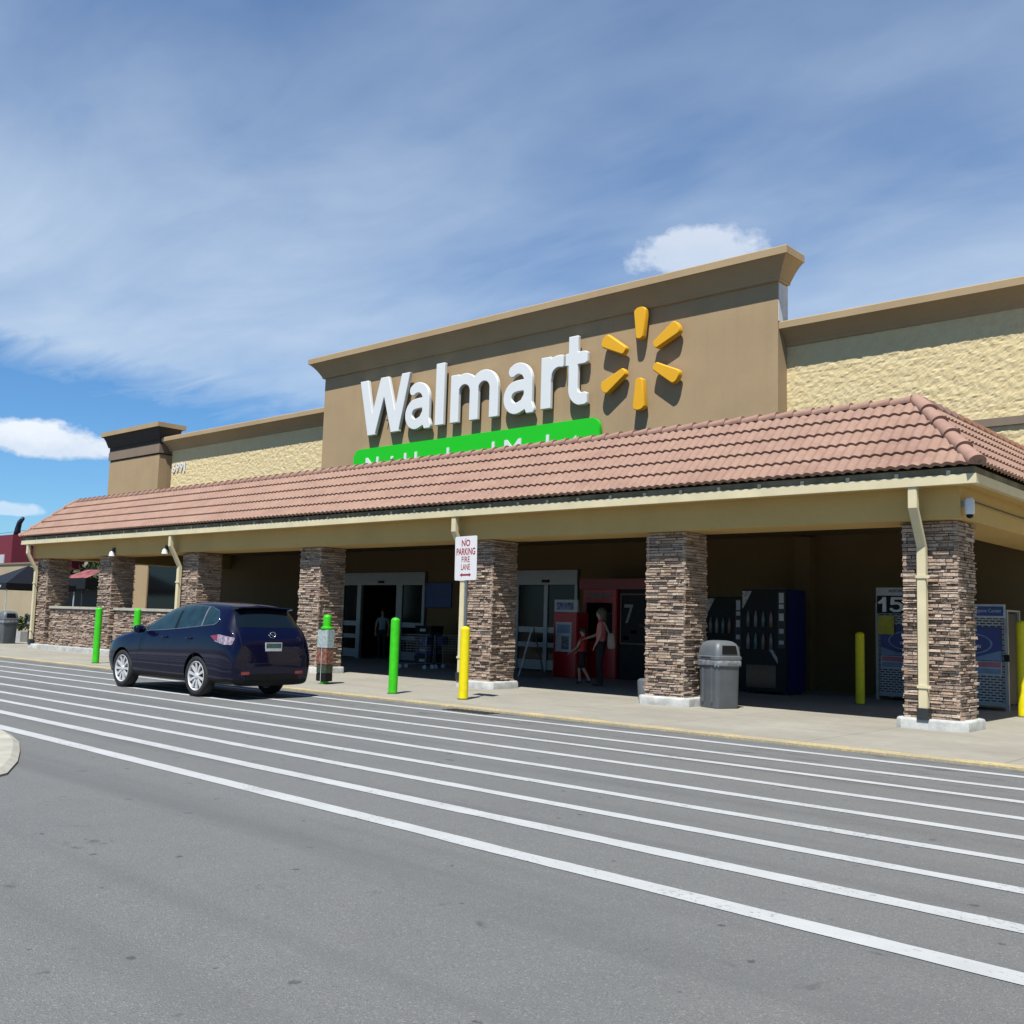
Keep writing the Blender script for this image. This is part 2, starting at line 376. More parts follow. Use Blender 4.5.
def cumulus(d, a, b_, seed, base, dens=1.0):
    d = Vector(d).normalized(); R_ = Vector((d.y, -d.x, 0)).normalized(); U_ = R_.cross(d)
    def dot(vec):
        x = n.new('ShaderNodeVectorMath'); x.operation = 'DOT_PRODUCT'; l.new(V, x.inputs[0]); x.inputs[1].default_value = vec; return x.outputs['Value']
    p = math_(n, l, 'DIVIDE', dot(R_), a); q = math_(n, l, 'DIVIDE', dot(U_), b_)
    qn = math_(n, l, 'MINIMUM', q, 0.); qq = math_(n, l, 'ADD', q, qn)   # flatter underside
    rad = math_(n, l, 'ADD', math_(n, l, 'MULTIPLY', p, p), math_(n, l, 'MULTIPLY', qq, qq))
    mp = n.new('ShaderNodeMapping'); l.new(V, mp.inputs[0]); mp.inputs[3].default_value = (1, 1, 1.5); mp.inputs[1].default_value = (seed, seed, 0)
    nn = noi(n, l, 30, 8, .6, mp.outputs[0]); front = ramp(n, l, dot(d), .9, .95)
    k = math_(n, l, 'SUBTRACT', math_(n, l, 'ADD', math_(n, l, 'MULTIPLY', math_(n, l, 'SUBTRACT', nn, .5), 2.4), 1.0), rad)
    mask = math_(n, l, 'MULTIPLY', math_(n, l, 'MULTIPLY', ramp(n, l, k, 0, .55), front), dens)
    shade = ramp(n, l, math_(n, l, 'ADD', q, math_(n, l, 'MULTIPLY', nn, 2.4)), .2, 2.0)
    return mask, mixc(n, l, shade, base, (10.6, 11.1, 11.8))
for args in (((-.911, .392, .143), .066, .025, 1.0, (6.6, 7.9, 9.8), .92), ((-.487, .80, .338), .072, .034, 4.0, (8.8, 9.8, 11.2), .55),
             ((-.925, .365, .083), .035, .009, 7.0, (8.5, 10, 12), .5), ((-.885, .448, .086), .025, .012, 9.0, (8.5, 10, 12), .5)):
    mk, cc = cumulus(*args); out = mixc(n, l, mk, out, cc)
l.new(out, bg.inputs[0]); bg.inputs[1].default_value = .05
SC.view_settings.view_transform = 'Standard'; SC.view_settings.look = 'None'; SC.view_settings.gamma = 1
SC.view_settings.exposure = .82; SC.view_settings.use_curve_mapping = False

# ------------------------------------------------------------------ ground
g = MB(); g.add([(-1200, -1200, 0), (1200, -1200, 0), (1200, 1200, 0), (-1200, 1200, 0)], [(0, 1, 2, 3)])
struct(g.build('road', m_asph))
g = MB(); g.box(-62, 40, 12.32, 60, -.05, .020); struct(g.build('sidewalk', m_conc))
g = MB(); g.box(-62, 40, 12.04, 12.32, -.05, .024); struct(g.build('kerb', m_yel))
lines = [((-28.01, 11.29), (-3.16, 11.49)), ((-25.62, 10.35), (-2.91, 10.57)), ((-23.93, 9.64), (-2.70, 9.79)), ((-21.95, 8.87), (-2.45, 8.92)), ((-19.91, 8.05), (-2.23, 8.09)),
         ((-18.05, 7.31), (-2.01, 7.25)), ((-16.53, 6.68), (-1.78, 6.44)), ((-14.67, 5.97), (-1.56, 5.62)), ((-12.93, 5.25), (-1.35, 4.83))]
for (a, b) in lines:
    mb = MB(); dx, dy = b[0] - a[0], b[1] - a[1]; N = 620; vs = []
    for i in range(N + 1):
        x = -60 + 68 * i / N; y = a[1] + dy * (x - a[0]) / dx; t = noise.noise(Vector((x * .8, y, 3))) * .012
        hw = (.07 if a[1] > 6.6 else .085) + noise.noise(Vector((x * 2, y, 0))) * .008 + noise.noise(Vector((x * 9, y, 5))) * .006
        vs += [(x, y - hw + t, .004), (x, y + hw + t, .004)]
    mb.add(vs, [(2 * i, 2 * i + 2, 2 * i + 3, 2 * i + 1) for i in range(N)])
    struct(mb.build('road_marking', m_white))
# rounded end of a concrete island on the left
mb = MB(); ring = []
P0, P1 = (-12.41, 5.06), (-8.95, 3.68)
pts = [(-40, 5.2), (-14, 5.2), (-12.41, 5.08), (-11.88, 4.97), (-11.21, 4.78), (-10.52, 4.5), (-9.85, 4.2), (-9.2, 3.84), (-8.98, 3.55), (-9.05, 3.2), (-9.5, 2.6), (-10.4, 1.9), (-12, 1.3), (-14, 1.0), (-40, 1.0)]
mb.rings([[(x, y, -.02) for x, y in pts], [(x, y, .02) for x, y in pts], [(x - .05, y + (.05 if y < 3 else -.05), .05) for x, y in pts]])
m_isl = M('pale_concrete', (.52, .50, .42), .85, var=.15, vs=3, bmp=.3, bs=50)
struct(mb.build('traffic_island', m_isl))
# a rectangular drain and patches in the pavement near the kerb
for (x, y, a, b) in ((-11.3, 11.78, .5, .16), (-34.6, 13.6, .6, .12)):
    mb = MB()
    for k in range(9): mb.box(x - a + k * 2 * a / 9, x - a + (k + .55) * 2 * a / 9, y - b, y + b, .0, .008 if y < 12 else .026)
    tag(mb.build('drain_grate', m_dgrey, loc=(x, y, 0)), 'dark slotted drain grate in the asphalt at the yellow kerb' if y < 12 else 'dark slotted drain grate in the pavement before the low stone wall', 'drain')

# ------------------------------------------------------------------ the store
ST = thing('store_building', 'large tan supermarket with a long red tiled canopy on stone columns', 'store', (-20, 15.5, 0))
def bp(mb, name, mat, parent=ST, **k): return mb.build(name, mat, parent, world=True, **k)
WY = 22.8
# walls under the canopy with two door openings
mb = MB()
for a, b in ((-45, -28.3), (-24.0, -20.15), (-17.8, -5.9)): mb.box(a, b, WY, WY + .3, 0, 3.2)
mb.box(-45, -5.9, WY, WY + .3, 3.2, 5.2)
mb.box(-28.3, -24.0, WY, WY + .3, 2.93, 3.2); mb.box(-20.15, -17.8, WY, WY + .3, 2.93, 3.2)
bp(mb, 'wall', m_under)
mb = MB(); mb.box(-5.9, 24, WY, WY + .3, 0, 5.84); bp(mb, 'wall', m_under if False else m_split)
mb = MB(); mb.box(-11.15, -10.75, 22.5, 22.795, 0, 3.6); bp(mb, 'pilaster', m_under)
# split face upper walls (really displaced)
def split_wall(x0, x1, z0, z1):
    mb = MB(); st = .045; nx = int((x1 - x0) / st); nz = int((z1 - z0) / st); vs = []
    for j in range(nz + 1):
        for i in range(nx + 1):
            x = x0 + (x1 - x0) * i / nx; z = z0 + (z1 - z0) * j / nz
            d = .013 * noise.fractal(Vector((x * 6.6, 7.1, z * 8.0)), .6, 2.1, 5) + .006 * noise.noise(Vector((x * 11, 3, z * 12)))
            bed = min(abs((z / .2) % 1 - .5) * 2, 1); d -= .003 * (bed > .93)
            vs.append((x, WY - .03 - d, z))
    mb.add(vs, [(j * (nx + 1) + i, j * (nx + 1) + i + 1, (j + 1) * (nx + 1) + i + 1, (j + 1) * (nx + 1) + i) for j in range(nz) for i in range(nx)])
    mb.box(x0, x1, WY + .05, WY + .35, z0, z1)
    return mb
bp(split_wall(-11.5, 6, 6.02, 8.72), 'upper_wall', m_split)
bp(split_wall(-11.5, -5.5, 4.9, 5.84), 'upper_wall', m_split)
bp(split_wall(-40.3, -29.3, 4.9, 8.72), 'upper_wall', m_split)
mb = MB(); mb.box(6.003, 24, WY + .0, WY + .35, 6.02, 8.72); bp(mb, 'upper_wall', m_split)
mb = MB(); mb.box(-11.5, 24, WY - .09, WY + .04, 5.843, 6.017); bp(mb, 'wall_band', m_brown)
# centre parapet and tower
mb = MB(); mb.box(-29.2, -11.47, 22.3, 22.78, 4.6, 10.3); bp(mb, 'centre_parapet', m_tan)
mb = MB(); mb.box(-45.0, -40.55, 22.3, 23.15, 4.8, 8.155); mb.box(-42.05, -40.90, 22.3, 26, 0, 3.40); mb.box(-45.0, -42.06, 22.6, 26, 0, 4.795); tw = bp(mb, 'tower', m_tan)
mb = MB(); mb.box(-45.03, -40.50, 22.25, 23.18, 8.22, 8.60); bp(mb, 'tower_band', m_brown, tw)
mb = MB(); mb.box(-45.0, -40.55, 22.28, 22.59, 3.41, 4.79); bp(mb, 'dark_upper_band', m_dbrown, tw)  # dark band across the tower front above the pier
mb = MB(); mb.box(-44.95, -42.1, 22.45, 22.59, .05, 3.40); bp(mb, 'dark_panel', m_doorglass, tw)  # dark panel added to make the tower front black beside the pier
mb = MB(); mb.box(-40.88, -36.6, 22.35, 22.79, .05, 3.9); bp(mb, 'dark_panel', m_doorglass)  # dark panel put before the wall to stand for the shade there
mb = MB(); mb.box(-44.97, -40.58, 22.33, 23.12, 8.155, 8.22); mb.box(-45.02, -40.53, 22.28, 23.17, 8.60, 8.86); 
def cornice(x0, x1, y0, y1, zb, zf, zt, d, mb, left=True, right=True):
    """cove rising from the wall line zb to the underside of a flat lip zf..zt projecting by d"""
    def ring(e, z):
        return [(x0 - (e if left else 0), y0 - e, z), (x1 + (e if right else 0), y0 - e, z), (x1 + (e if right else 0), y1, z), (x0 - (e if left else 0), y1, z)]
    prof = [(.0, zb - .09), (.055, zb - .085), (.085, zb - .06), (.09, zb - .01)]
    for t in (.0, .15, .4, .65, .85, 1): prof.append((.10 + (d - .15) * t, zb + (zf - zb - .015) * (t + .10 * sin(t * pi))))
    prof += [(d - .03, zf - .004), (d, zf), (d, zt), (d - .015, zt + .02)]
    mb.rings([ring(e, z) for e, z in prof])
cornice(-45.0, -40.55, 22.3, 23.15, 8.9, 9.28, 9.30, .29, mb)
bp(mb, 'tower_cove', m_dbrown, tw)
mb = MB(); mb.box(-45.34, -40.21, 21.96, 23.3, 9.305, 9.50); bp(mb, 'tower_coping', m_trim, tw)
mb = MB(); cornice(-29.2, -11.47, 22.3, 22.78, 9.97, 10.39, 10.57, .46, mb); bp(mb, 'centre_cornice', m_trim)
mb = MB(); cornice(-11.465, 24, WY, WY + .35, 8.42, 8.70, 8.86, .47, mb, False, False); bp(mb, 'side_cornice', m_trim)
mb = MB(); cornice(-41.0, -29.205, WY, WY + .35, 8.42, 8.70, 8.86, .47, mb, False, False); bp(mb, 'side_cornice', m_trim)
mb = MB(); mb.box(-11.468, -11.452, 22.31, 22.78, 8.90, 9.86); bp(mb, 'flashing', M('white_roof_membrane', (.85, .87, .88), .6))
# body of the building behind
mb = MB(); mb.box(-45, -44.7, 26.1, 60, 0, 6); mb.box(23.7, 24, 23.2, 60, 0, 8); mb.box(-45, 24, 60, 60.3, 0, 8); mb.box(-44.6, 23.6, 23.4, 59.9, 6.3, 6.6)
bp(mb, 'rear_walls', m_split)
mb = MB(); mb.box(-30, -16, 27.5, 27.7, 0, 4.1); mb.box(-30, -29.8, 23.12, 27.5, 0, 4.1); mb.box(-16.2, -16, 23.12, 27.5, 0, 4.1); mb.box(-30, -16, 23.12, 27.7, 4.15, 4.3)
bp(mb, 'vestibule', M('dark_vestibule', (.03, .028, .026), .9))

# ---- canopy roof
EX0, EX1, EY, EZ = -36.70, -4.70, 15.15, 3.87
D = 1.30; RX0, RX1, RY, RZ = EX0 + D, EX1 - D, EY + D, EZ + D * .99
def slope_tiles(side):
    """six courses of double-roll tiles; side 'front','right','left'"""
    mb = MB(); NC = 5; amp = .017; per = .167
    if side == 'front': L0, L1 = EX0, EX1
    else: L0, L1 = EY, WY
    for k in range(NC):
        s0 = k / NC; s1 = (k + 1) / NC + .03
        rows = [(s0, .042, -1), (s0, .056, 0), (s0 + (s1 - s0) * .5, .04, 0), (min(s1, 1.0), .008, 0)]
        a0 = L0 - .0; n_ = int((L1 - L0) / (per / 8)); vs = []
        for (s, lift, lip) in rows:
            for i in range(n_ + 1):
                u = L0 + (L1 - L0) * i / n_
                if side == 'front': u = min(max(u, EX0 + D * s), EX1 - D * s)
                else: u = max(u, EY + D * s)
                ph = 2 * pi * u / per; wv = (abs(sin(ph / 2)) ** 1.3 * 2 - 1) * amp
                h = lift + wv + .035
                if lip == -1: h = lift + wv + .035 - .045
                # outward normal (1,1)/sqrt2 in the (out, up) plane
                out_ = h * .707 - D * s; up = h * .707 + (RZ - EZ) * s - .03
                if side == 'front': vs.append((u, EY - out_, EZ + up))
                elif side == 'right': vs.append((EX1 + out_, u, EZ + up))
                else: vs.append((EX0 - out_, u, EZ + up))
        R = n_ + 1
        mb.add(vs, [(r * R + i, r * R + i + 1, (r + 1) * R + i + 1, (r + 1) * R + i) for r in range(3) for i in range(n_)])
    return mb
for sd_ in ('front', 'right', 'left'): bp(slope_tiles(sd_), 'canopy_roof', m_tile, smooth='auto')
# closed backing under the tiles, flat deck, ceiling
mb = MB()
z_ = EZ - .07
mb.add([(EX0 + .06, EY + .06, z_), (EX1 - .06, EY + .06, z_), (EX1 - .06, WY, z_), (EX0 + .06, WY, z_), (RX0, RY, RZ - .07), (RX1, RY, RZ - .07), (RX1, WY, RZ - .07), (RX0, WY, RZ - .07)],
       [(0, 1, 5, 4), (1, 2, 6, 5), (3, 0, 4, 7), (4, 5, 6, 7), (0, 3, 2, 1)])
bp(mb, 'roof_deck', M('roof_felt', (.05, .048, .045), .9))
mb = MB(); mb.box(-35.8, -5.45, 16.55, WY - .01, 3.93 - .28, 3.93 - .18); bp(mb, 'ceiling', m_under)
def caps(path0, path1, r, parent=ST, taper=.82, name='ridge_cap', seg=.34):
    a, b = Vector(path0), Vector(path1); L = (b - a).length; n_ = max(1, int(L / seg)); d = (b - a).normalized()
    side = d.cross(Vector((0, 0, 1))).normalized(); up = side.cross(d); mb = MB()
    for k in range(n_):
        p = a + d * (L * k / n_ - .02); q = a + d * (L * (k + 1) / n_ + .03); rs = []
        for (c, rad, h) in ((p, r * .93, .015), (p, r, .02), (q, r * taper, -.012)):
            rs.append([c + side * cos(pi * i / 9) * rad + up * (sin(pi * i / 9) * rad * .85 + h - .02) for i in range(-1, 11)])
        mb.rings(rs, closed=True, cap=True)
    return mb
bp(caps((RX1 - .1, RY, RZ + .02), (RX0, RY, RZ + .02), .115), 'ridge_cap', m_cap, smooth='auto')
mb = caps((EX1 + .0, EY - .0, EZ + .03), (RX1, RY, RZ + .05), .135, seg=.42)
mb.add([], []); bp(mb, 'hip_cap', m_cap, smooth='auto')
bp(caps((EX0, EY, EZ + .03), (RX0, RY, RZ + .05), .12, seg=.42), 'hip_cap', m_cap, smooth='auto')
m_cap2 = tile_mat('rust_stained_ridge_tile', (.50, .25, .13), (.36, .14, .06))
bp(caps((RX1, RY + .2, RZ + .02), (RX1, RY + 1.9, RZ + .02), .115), 'ridge_cap', m_cap, smooth='auto')
bp(caps((RX1, RY + 1.9, RZ + .02), (RX1, WY - .4, RZ + .02), .115), 'ridge_cap', m_cap2, smooth='auto')
# birdstop board, fascia gutter, soffit, beam on three sides
def band(name, mat, x0, x1, y0, z0, z1, t):
    mb = MB()
    mb.box(x0, x1, y0, y0 + t, z0, z1); mb.box(x1 - t, x1, y0 + t + .002, WY - .01, z0, z1); mb.box(x0, x0 + t, y0 + t + .002, WY - .01, z0, z1)
    return bp(mb, name, mat)
band('drip_board', M('shaded_brown_board', (.30, .255, .15), .85, var=.3, vs=3), EX0 + .05, EX1 - .05, EY + .05, 3.70, 3.84, .06)  # birdstop board, its brown also stands for shade under the tile edge
band('fascia', m_cream, EX0 + .02, EX1 - .02, EY + .02, 3.595, 3.735, .09)
mb = MB(); mb.box(EX0 + .12, EX1 - .12, EY + .113, 15.46, 3.60, 3.63)
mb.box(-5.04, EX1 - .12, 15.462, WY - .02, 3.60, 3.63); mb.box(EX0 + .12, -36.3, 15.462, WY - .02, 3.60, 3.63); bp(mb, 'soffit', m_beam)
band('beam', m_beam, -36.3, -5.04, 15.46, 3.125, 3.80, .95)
for x in [EX0 + 1.6 + i * 1.52 for i in range(20)]: pass
for i in range(42):
    mb = MB(); mb.box(EX0 + .4 + i * .76, EX0 + .46 + i * .76, EY + .035, EY + .049, 3.737, 3.80); bp(mb, 'gutter_strap', m_cream)
# ---- columns
def veneer(mb, fx, w, z0, z1, wrap=True):
    """fx(u, out, z) -> point; stacks ledge stones on a face of width w"""
    z = z0
    while z < z1 - .02:
        h = min(random.uniform(.026, .064), z1 - z); u = 0
        while u < w - .001:
            L = random.uniform(.07, .34)
            if w - u - L < .07: L = w - u
            o = random.uniform(.0, .05) + (random.random() < .15) * .015; g_ = .004
            j = lambda: random.uniform(-.006, .006)
            a = [(u + g_, -.03, z + g_), (u + L - g_, -.03, z + g_), (u + L - g_, -.03, z + h - g_), (u + g_, -.03, z + h - g_)]
            b = [(u + g_ + .002, o + j(), z + g_ + .003), (u + L - g_ - .002, o + j(), z + g_ + .003), (u + L - g_ - .002, o + j(), z + h - g_ - .003), (u + g_ + .002, o + j(), z + h - g_ - .003)]
            mb.add([fx(*p) for p in a + b], [(4, 5, 6, 7), (0, 1, 5, 4), (1, 2, 6, 5), (2, 3, 7, 6), (3, 0, 4, 7)])
            u += L
        z += h
def column(cx, foot=True, w=.77, y0=15.68, y1=16.42):
    mb = MB(); x0, x1 = cx - w / 2, cx + w / 2; zb = .17
    mb.box(x0 + .02, x1 - .02, y0 + .02, y1 - .02, zb, 3.125)
    e = .025
    veneer(mb, lambda u, o, z: (x0 - e + u, y0 - o, z), w + 2 * e, zb, 3.12)
    veneer(mb, lambda u, o, z: (x1 + o, y0 - e + u, z), y1 - y0 + e, zb, 3.12)
    veneer(mb, lambda u, o, z: (x0 - o, y1 - u, z), y1 - y0 + e, zb, 3.12)
    veneer(mb, lambda u, o, z: (x1 - u, y1 + o, z), w, zb, 3.12)
    c = bp(mb, 'column', m_stone)
    f = MB(); a, b, c_, d_ = x0 - .13, x1 + .13, y0 - .16, y1 + .12; k = .10
    pl = [(a + k, c_), (b - k * 1.6, c_), (b, c_ + k * 1.6), (b, d_ - k), (b - k, d_), (a + k, d_), (a, d_ - k), (a, c_ + k)]
    ct = ((a + b) / 2, (c_ + d_) / 2)
    sh = lambda s, z: [(ct[0] + (x - ct[0]) * s, ct[1] + (y - ct[1]) * s, z) for x, y in pl]
    f.rings([sh(1.0, 0), sh(1.0, .14), sh(.975, .168), sh(.95, .175)])
    fo = bp(f, 'footing', m_foot, c, smooth='auto')
    return c
for cx in (-5.56, -10.27, -14.95, -20.75, -26.35, -31.35, -35.9): column(cx)
# knee walls between the left columns
for a, b in ((-35.45, -31.8), (-30.9, -26.8)):
    mb = MB(); mb.box(a, b, 15.86, 16.16, .17, 1.40)
    veneer(mb, lambda u, o, z: (a + u, 15.85 - o, z), b - a, .17, 1.38)
    k = bp(mb, 'knee_wall', m_stone)
    mb = MB(); mb.box(a, b, 15.76, 16.24, 1.402, 1.49); bp(mb, 'coping', M('pale_coping', (.55, .52, .43), .8, var=.1), k, bevel=.01)
    mb = MB(); mb.box(a - .1, b + .1, 15.5, 16.3, 0, .165); bp(mb, 'wall_base', m_foot, k)
# ---- downspouts
for (x, yt, lean) in ((-5.64, 15.22, 0), (-15.28, 15.22, .0), (-26.75, 15.22, 0), (-36.2, 15.22, 0)):
    mb = MB(); hw = .066
    path = [(15.24, 3.60), (15.24, 3.28), (15.56, 2.72), (15.56, .22)]
    rs = [[(x - hw, y - .05, z), (x + hw, y - .05, z), (x + hw, y + .05, z), (x - hw, y + .05, z)] for y, z in path]
    mb.rings(rs); d_ = bp(mb, 'downspout', m_cream, bevel=.008)
    for z in (.62, 2.25): mb = MB(); mb.box(x - hw - .012, x + hw + .06, 15.495, 15.52, z, z + .045); bp(mb, 'strap', m_cream, d_)
    mb = MB(); mb.box(x - .085, x + .085, 15.49, 15.63, .175, .33); bp(mb, 'shoe', m_dgrey, d_)
# ---- entrances
def entrance(x0, x1, posts, y=22.7, open_bays=()):
    mb = MB(); mb.box(x0, x1, y, y + .16, 2.50, 2.92)
    for p, q in posts: mb.box(p, q, y + .02, y + .14, 0.02, 2.498)
    fr = bp(mb, 'entrance_frame', m_alu, bevel=.01)
    for i in range(len(posts) - 1):
        a, b = posts[i][1], posts[i + 1][0]
        if i in open_bays: continue
        mb = MB(); mb.box(a, b, y + .06, y + .075, .05, 2.49); bp(mb, 'door_glass', m_doorglass, fr)
        for z0, z1 in ((.06, .34), (.70, .84), (1.12, 1.28)):
            mb = MB(); mb.box(a + .001, b - .001, y + .045, y + .09, z0, z1); bp(mb, 'door_rail', m_alu, fr)
    mb = MB(); xm = (x0 + x1) / 2; mb.box(xm - .12, xm + .12, y - .05, y - .002, 2.56, 2.64); bp(mb, 'sensor', m_black, fr)
entrance(-28.25, -24.05, [(-28.25, -28.12), (-27.42, -27.20), (-25.42, -25.12), (-24.18, -24.05)], open_bays=(1,))
entrance(-20.12, -17.82, [(-20.12, -20.02), (-19.05, -18.90), (-17.93, -17.82)])
# knocked-on wall fixtures of the canopy
def wall_lamp(x, y, z, lab):
    t = thing('wall_lamp', lab, 'lamp', (x, y, z), group='lamps and cameras on the canopy beam')
    mb = MB(); mb.box(-.05, .05, -.06, 0, .10, .26); mb.build('bracket', m_dgrey, t)
    mb = MB(); mb.lathe(0, -.08, [(.09, .02), (.10, .0), (.075, .12), (.02, .16)], 16); mb.build('shade', m_wht, t, smooth='auto')
wall_lamp(-30.45, 15.455, 3.08, 'small white lamp on the beam above the second stone column')
wall_lamp(-27.28, 15.455, 3.08, 'small white lamp on the beam beside the downspout above the parked car')
t = thing('security_camera', 'white security camera on the canopy beam at the right corner', 'camera', (-4.93, 15.62, 3.16))
mb = MB(); mb.lathe(0, -.09, [(.05, .26), (.068, .22), (.068, .05), (.06, .02)], 16); mb.build('housing', m_wht, t, smooth='auto')
mb = MB(); mb.lathe(0, -.09, [(.05, .018), (.045, -.02), (.02, -.035)], 14); mb.build('lens', m_black, t, smooth=True)
mb = MB(); mb.box(-.11, .0, -.11, -.07, .14, .22); mb.build('bracket', m_steel, t)
mb = MB(); mb.tube([(-5.0, 15.6, 3.42), (-5.0, 18, 3.40), (-5.0, 22.7, 3.42)], .012, 6); tag(mb.build('cable', m_dgrey, loc=(-5, 15.6, 3.42)), 'thin dark cable along the canopy beam on the right end', 'cable')

# ------------------------------------------------------------------ store signs
sg = thing('store_name_sign', 'big white raised store name letters on the tan parapet', 'sign', (-22, 22.3, 7.5))
def stroke_mesh(strokes, hw, x0, x1, z0, z1, y, depth, bev, H=None, xc=None, res=.022):
    """lettering from thick strokes: signed distance -> contour -> bevelled extrusion, fitted to a box; faces -Y"""
    segs = [(Vector(a), Vector(b)) for st in strokes for a, b in zip(st, st[1:])]
    xs = [p[0] for st in strokes for p in st]; zs = [p[1] for st in strokes for p in st]
    ax, bx, az, bz = min(xs) - hw - .1, max(xs) + hw + .1, min(zs) - hw - .1, max(zs) + hw + .1
    nx, nz = int((bx - ax) / res) + 2, int((bz - az) / res) + 2
    def f(x, z):
        p = Vector((x, z)); d = 1e9
        for a, b in segs:
            ab = b - a; t_ = max(0, min(1, (p - a).dot(ab) / max(ab.length_squared, 1e-9))); d = min(d, (p - a - ab * t_).length)
        d -= hw
        if H: d = max(d, z - H, -z)
        if xc: d = max(d, xc[0] - x, x - xc[1])
        return d
    G = [[f(ax + i * res, az + j * res) for i in range(nx)] for j in range(nz)]
    E2 = {}
    def ip(i, j, k, m_):
        a, b = G[j][i], G[m_][k]; t_ = a / (a - b); return (ax + (i + (k - i) * t_) * res, az + (j + (m_ - j) * t_) * res)
    nxt = {}; pos = {}
    for j in range(nz - 1):
        for i in range(nx - 1):
            c = [G[j][i] < 0, G[j][i + 1] < 0, G[j + 1][i + 1] < 0, G[j + 1][i] < 0]
            co_ = [(i, j), (i + 1, j), (i + 1, j + 1), (i, j + 1)]; ed = []
            for k in range(4):
                if c[k] != c[(k + 1) % 4]:
                    key = tuple(sorted((co_[k], co_[(k + 1) % 4]))); ed.append((key, c[k])); pos[key] = ip(*key[0], *key[1])
            ins = [k for k, q in ed if q]; outs = [k for k, q in ed if not q]
            for A, B in zip(ins, outs): nxt[A] = B
    loops = []; left = dict(nxt)
    while left:
        k, _ = next(iter(left.items())); L_ = []
        while k in left: L_.append(pos[k]); k = left.pop(k)
        if len(L_) > 8: loops.append(L_)
    cu = bpy.data.curves.new('l', 'CURVE'); cu.dimensions = '2D'; cu.fill_mode = 'BOTH'; cu.extrude = .05; cu.bevel_depth = bev; cu.bevel_resolution = 2; cu.offset = -bev
    for L_ in loops:
        sp = cu.splines.new('POLY'); sp.points.add(len(L_) - 1); sp.use_cyclic_u = True
        for q, p in zip(sp.points, L_): q.co = (p[0], p[1], 0, 1)
    o = bpy.data.objects.new('l', cu); COL.objects.link(o); me = eval_mesh(o); bpy.data.objects.remove(o)
    X = [v.co.x for v in me.vertices]; Z = [v.co.y for v in me.vertices]; W = [v.co.z for v in me.vertices]
    sx_ = (x1 - x0) / (max(X) - min(X)); sz_ = (z1 - z0) / (max(Z) - min(Z)); sy_ = depth / (max(W) - min(W))
    mb = MB(); mb.add([(x0 + (v.co.x - min(X)) * sx_, y + (max(W) - v.co.z) * sy_, z0 + (v.co.y - min(Z)) * sz_) for v in me.vertices], [tuple(p.vertices) for p in me.polygons])
    bpy.data.meshes.remove(me); return mb
def arc(cx, cy, rx, ry, a0, a1, n_=12): return [(cx + rx * cos(radians(a0 + (a1 - a0) * i / n_)), cy + ry * sin(radians(a0 + (a1 - a0) * i / n_))) for i in range(n_ + 1)]
SH = {'W': ([[(.16, 2.2), (.68, .02)], [(.66, .02), (1.22, 1.86)], [(1.24, 1.86), (1.80, .02)], [(1.78, .02), (2.30, 2.2)]], .185, 1.92),
      'l': ([[(0, -.3), (0, 2.4)]], .2, 2.0),
      'm': ([[(0, -.3), (0, 1.6)], [(0, .92)] + arc(.42, .94, .42, .41, 160, 0) + [(.84, -.3)], [(.84, .92)] + arc(1.26, .94, .42, .41, 160, 0) + [(1.68, -.3)]], .18, 1.53),
      'a': ([arc(.46, .98, .42, .40, 125, 0) + [(.88, .30), (.97, .10)], [(.88, .86), (.52, .86)] + arc(.38, .52, .36, .33, 95, 290) + [(.70, .28), (.88, .52)]], .172, 1.56),
      'r': ([[(0, -.3), (0, 1.6)], [(0, .80)] + arc(.46, .90, .44, .45, 165, 75)], .18, 1.53),
      't': ([[(.22, 2.2), (.22, .52)] + arc(.56, .50, .34, .33, 180, 285), [(.0, 1.33), (.64, 1.33)]], .18, 1.98)}
LT = [('W', -26.91, -24.42, 7.50, 9.42), ('a', -24.58, -23.38, 7.46, 9.02), ('l', -23.18, -22.80, 7.50, 9.50), ('m', -22.50, -20.48, 7.50, 9.02),
      ('a', -20.25, -19.05, 7.46, 9.02), ('r', -18.80, -17.98, 7.50, 9.02), ('t', -17.90, -17.12, 7.47, 9.48)]
for ch, x0, x1, z0, z1 in LT:
    st_s, hw_, H_ = SH[ch]
    mb = stroke_mesh(st_s, hw_, x0, x1, z0, z1, 22.04, .13, .02, H_, {'t': (-.08, .76), 'r': (-1, .62)}.get(ch))
    L = mb.build('letter', m_wht, sg, world=True, smooth='auto')
    s_ = MB(); xm = {'W': (x0 + x1) / 2 + .02, 'a': x1 - .2, 'l': (x0 + x1) / 2, 'm': (x0 + x1) / 2, 'r': x0 + .17, 't': x0 + .26}[ch]
    s_.box(xm - .02, xm + .02, 22.17, 22.3, (z0 + z1) / 2 - .5, (z0 + z1) / 2 - .46); s_.build('standoff', m_steel, L, world=True)
sp_ = thing('starburst_emblem', 'amber starburst emblem of six rays right of the store name', 'emblem', (-15.37, 22.3, 8.5))
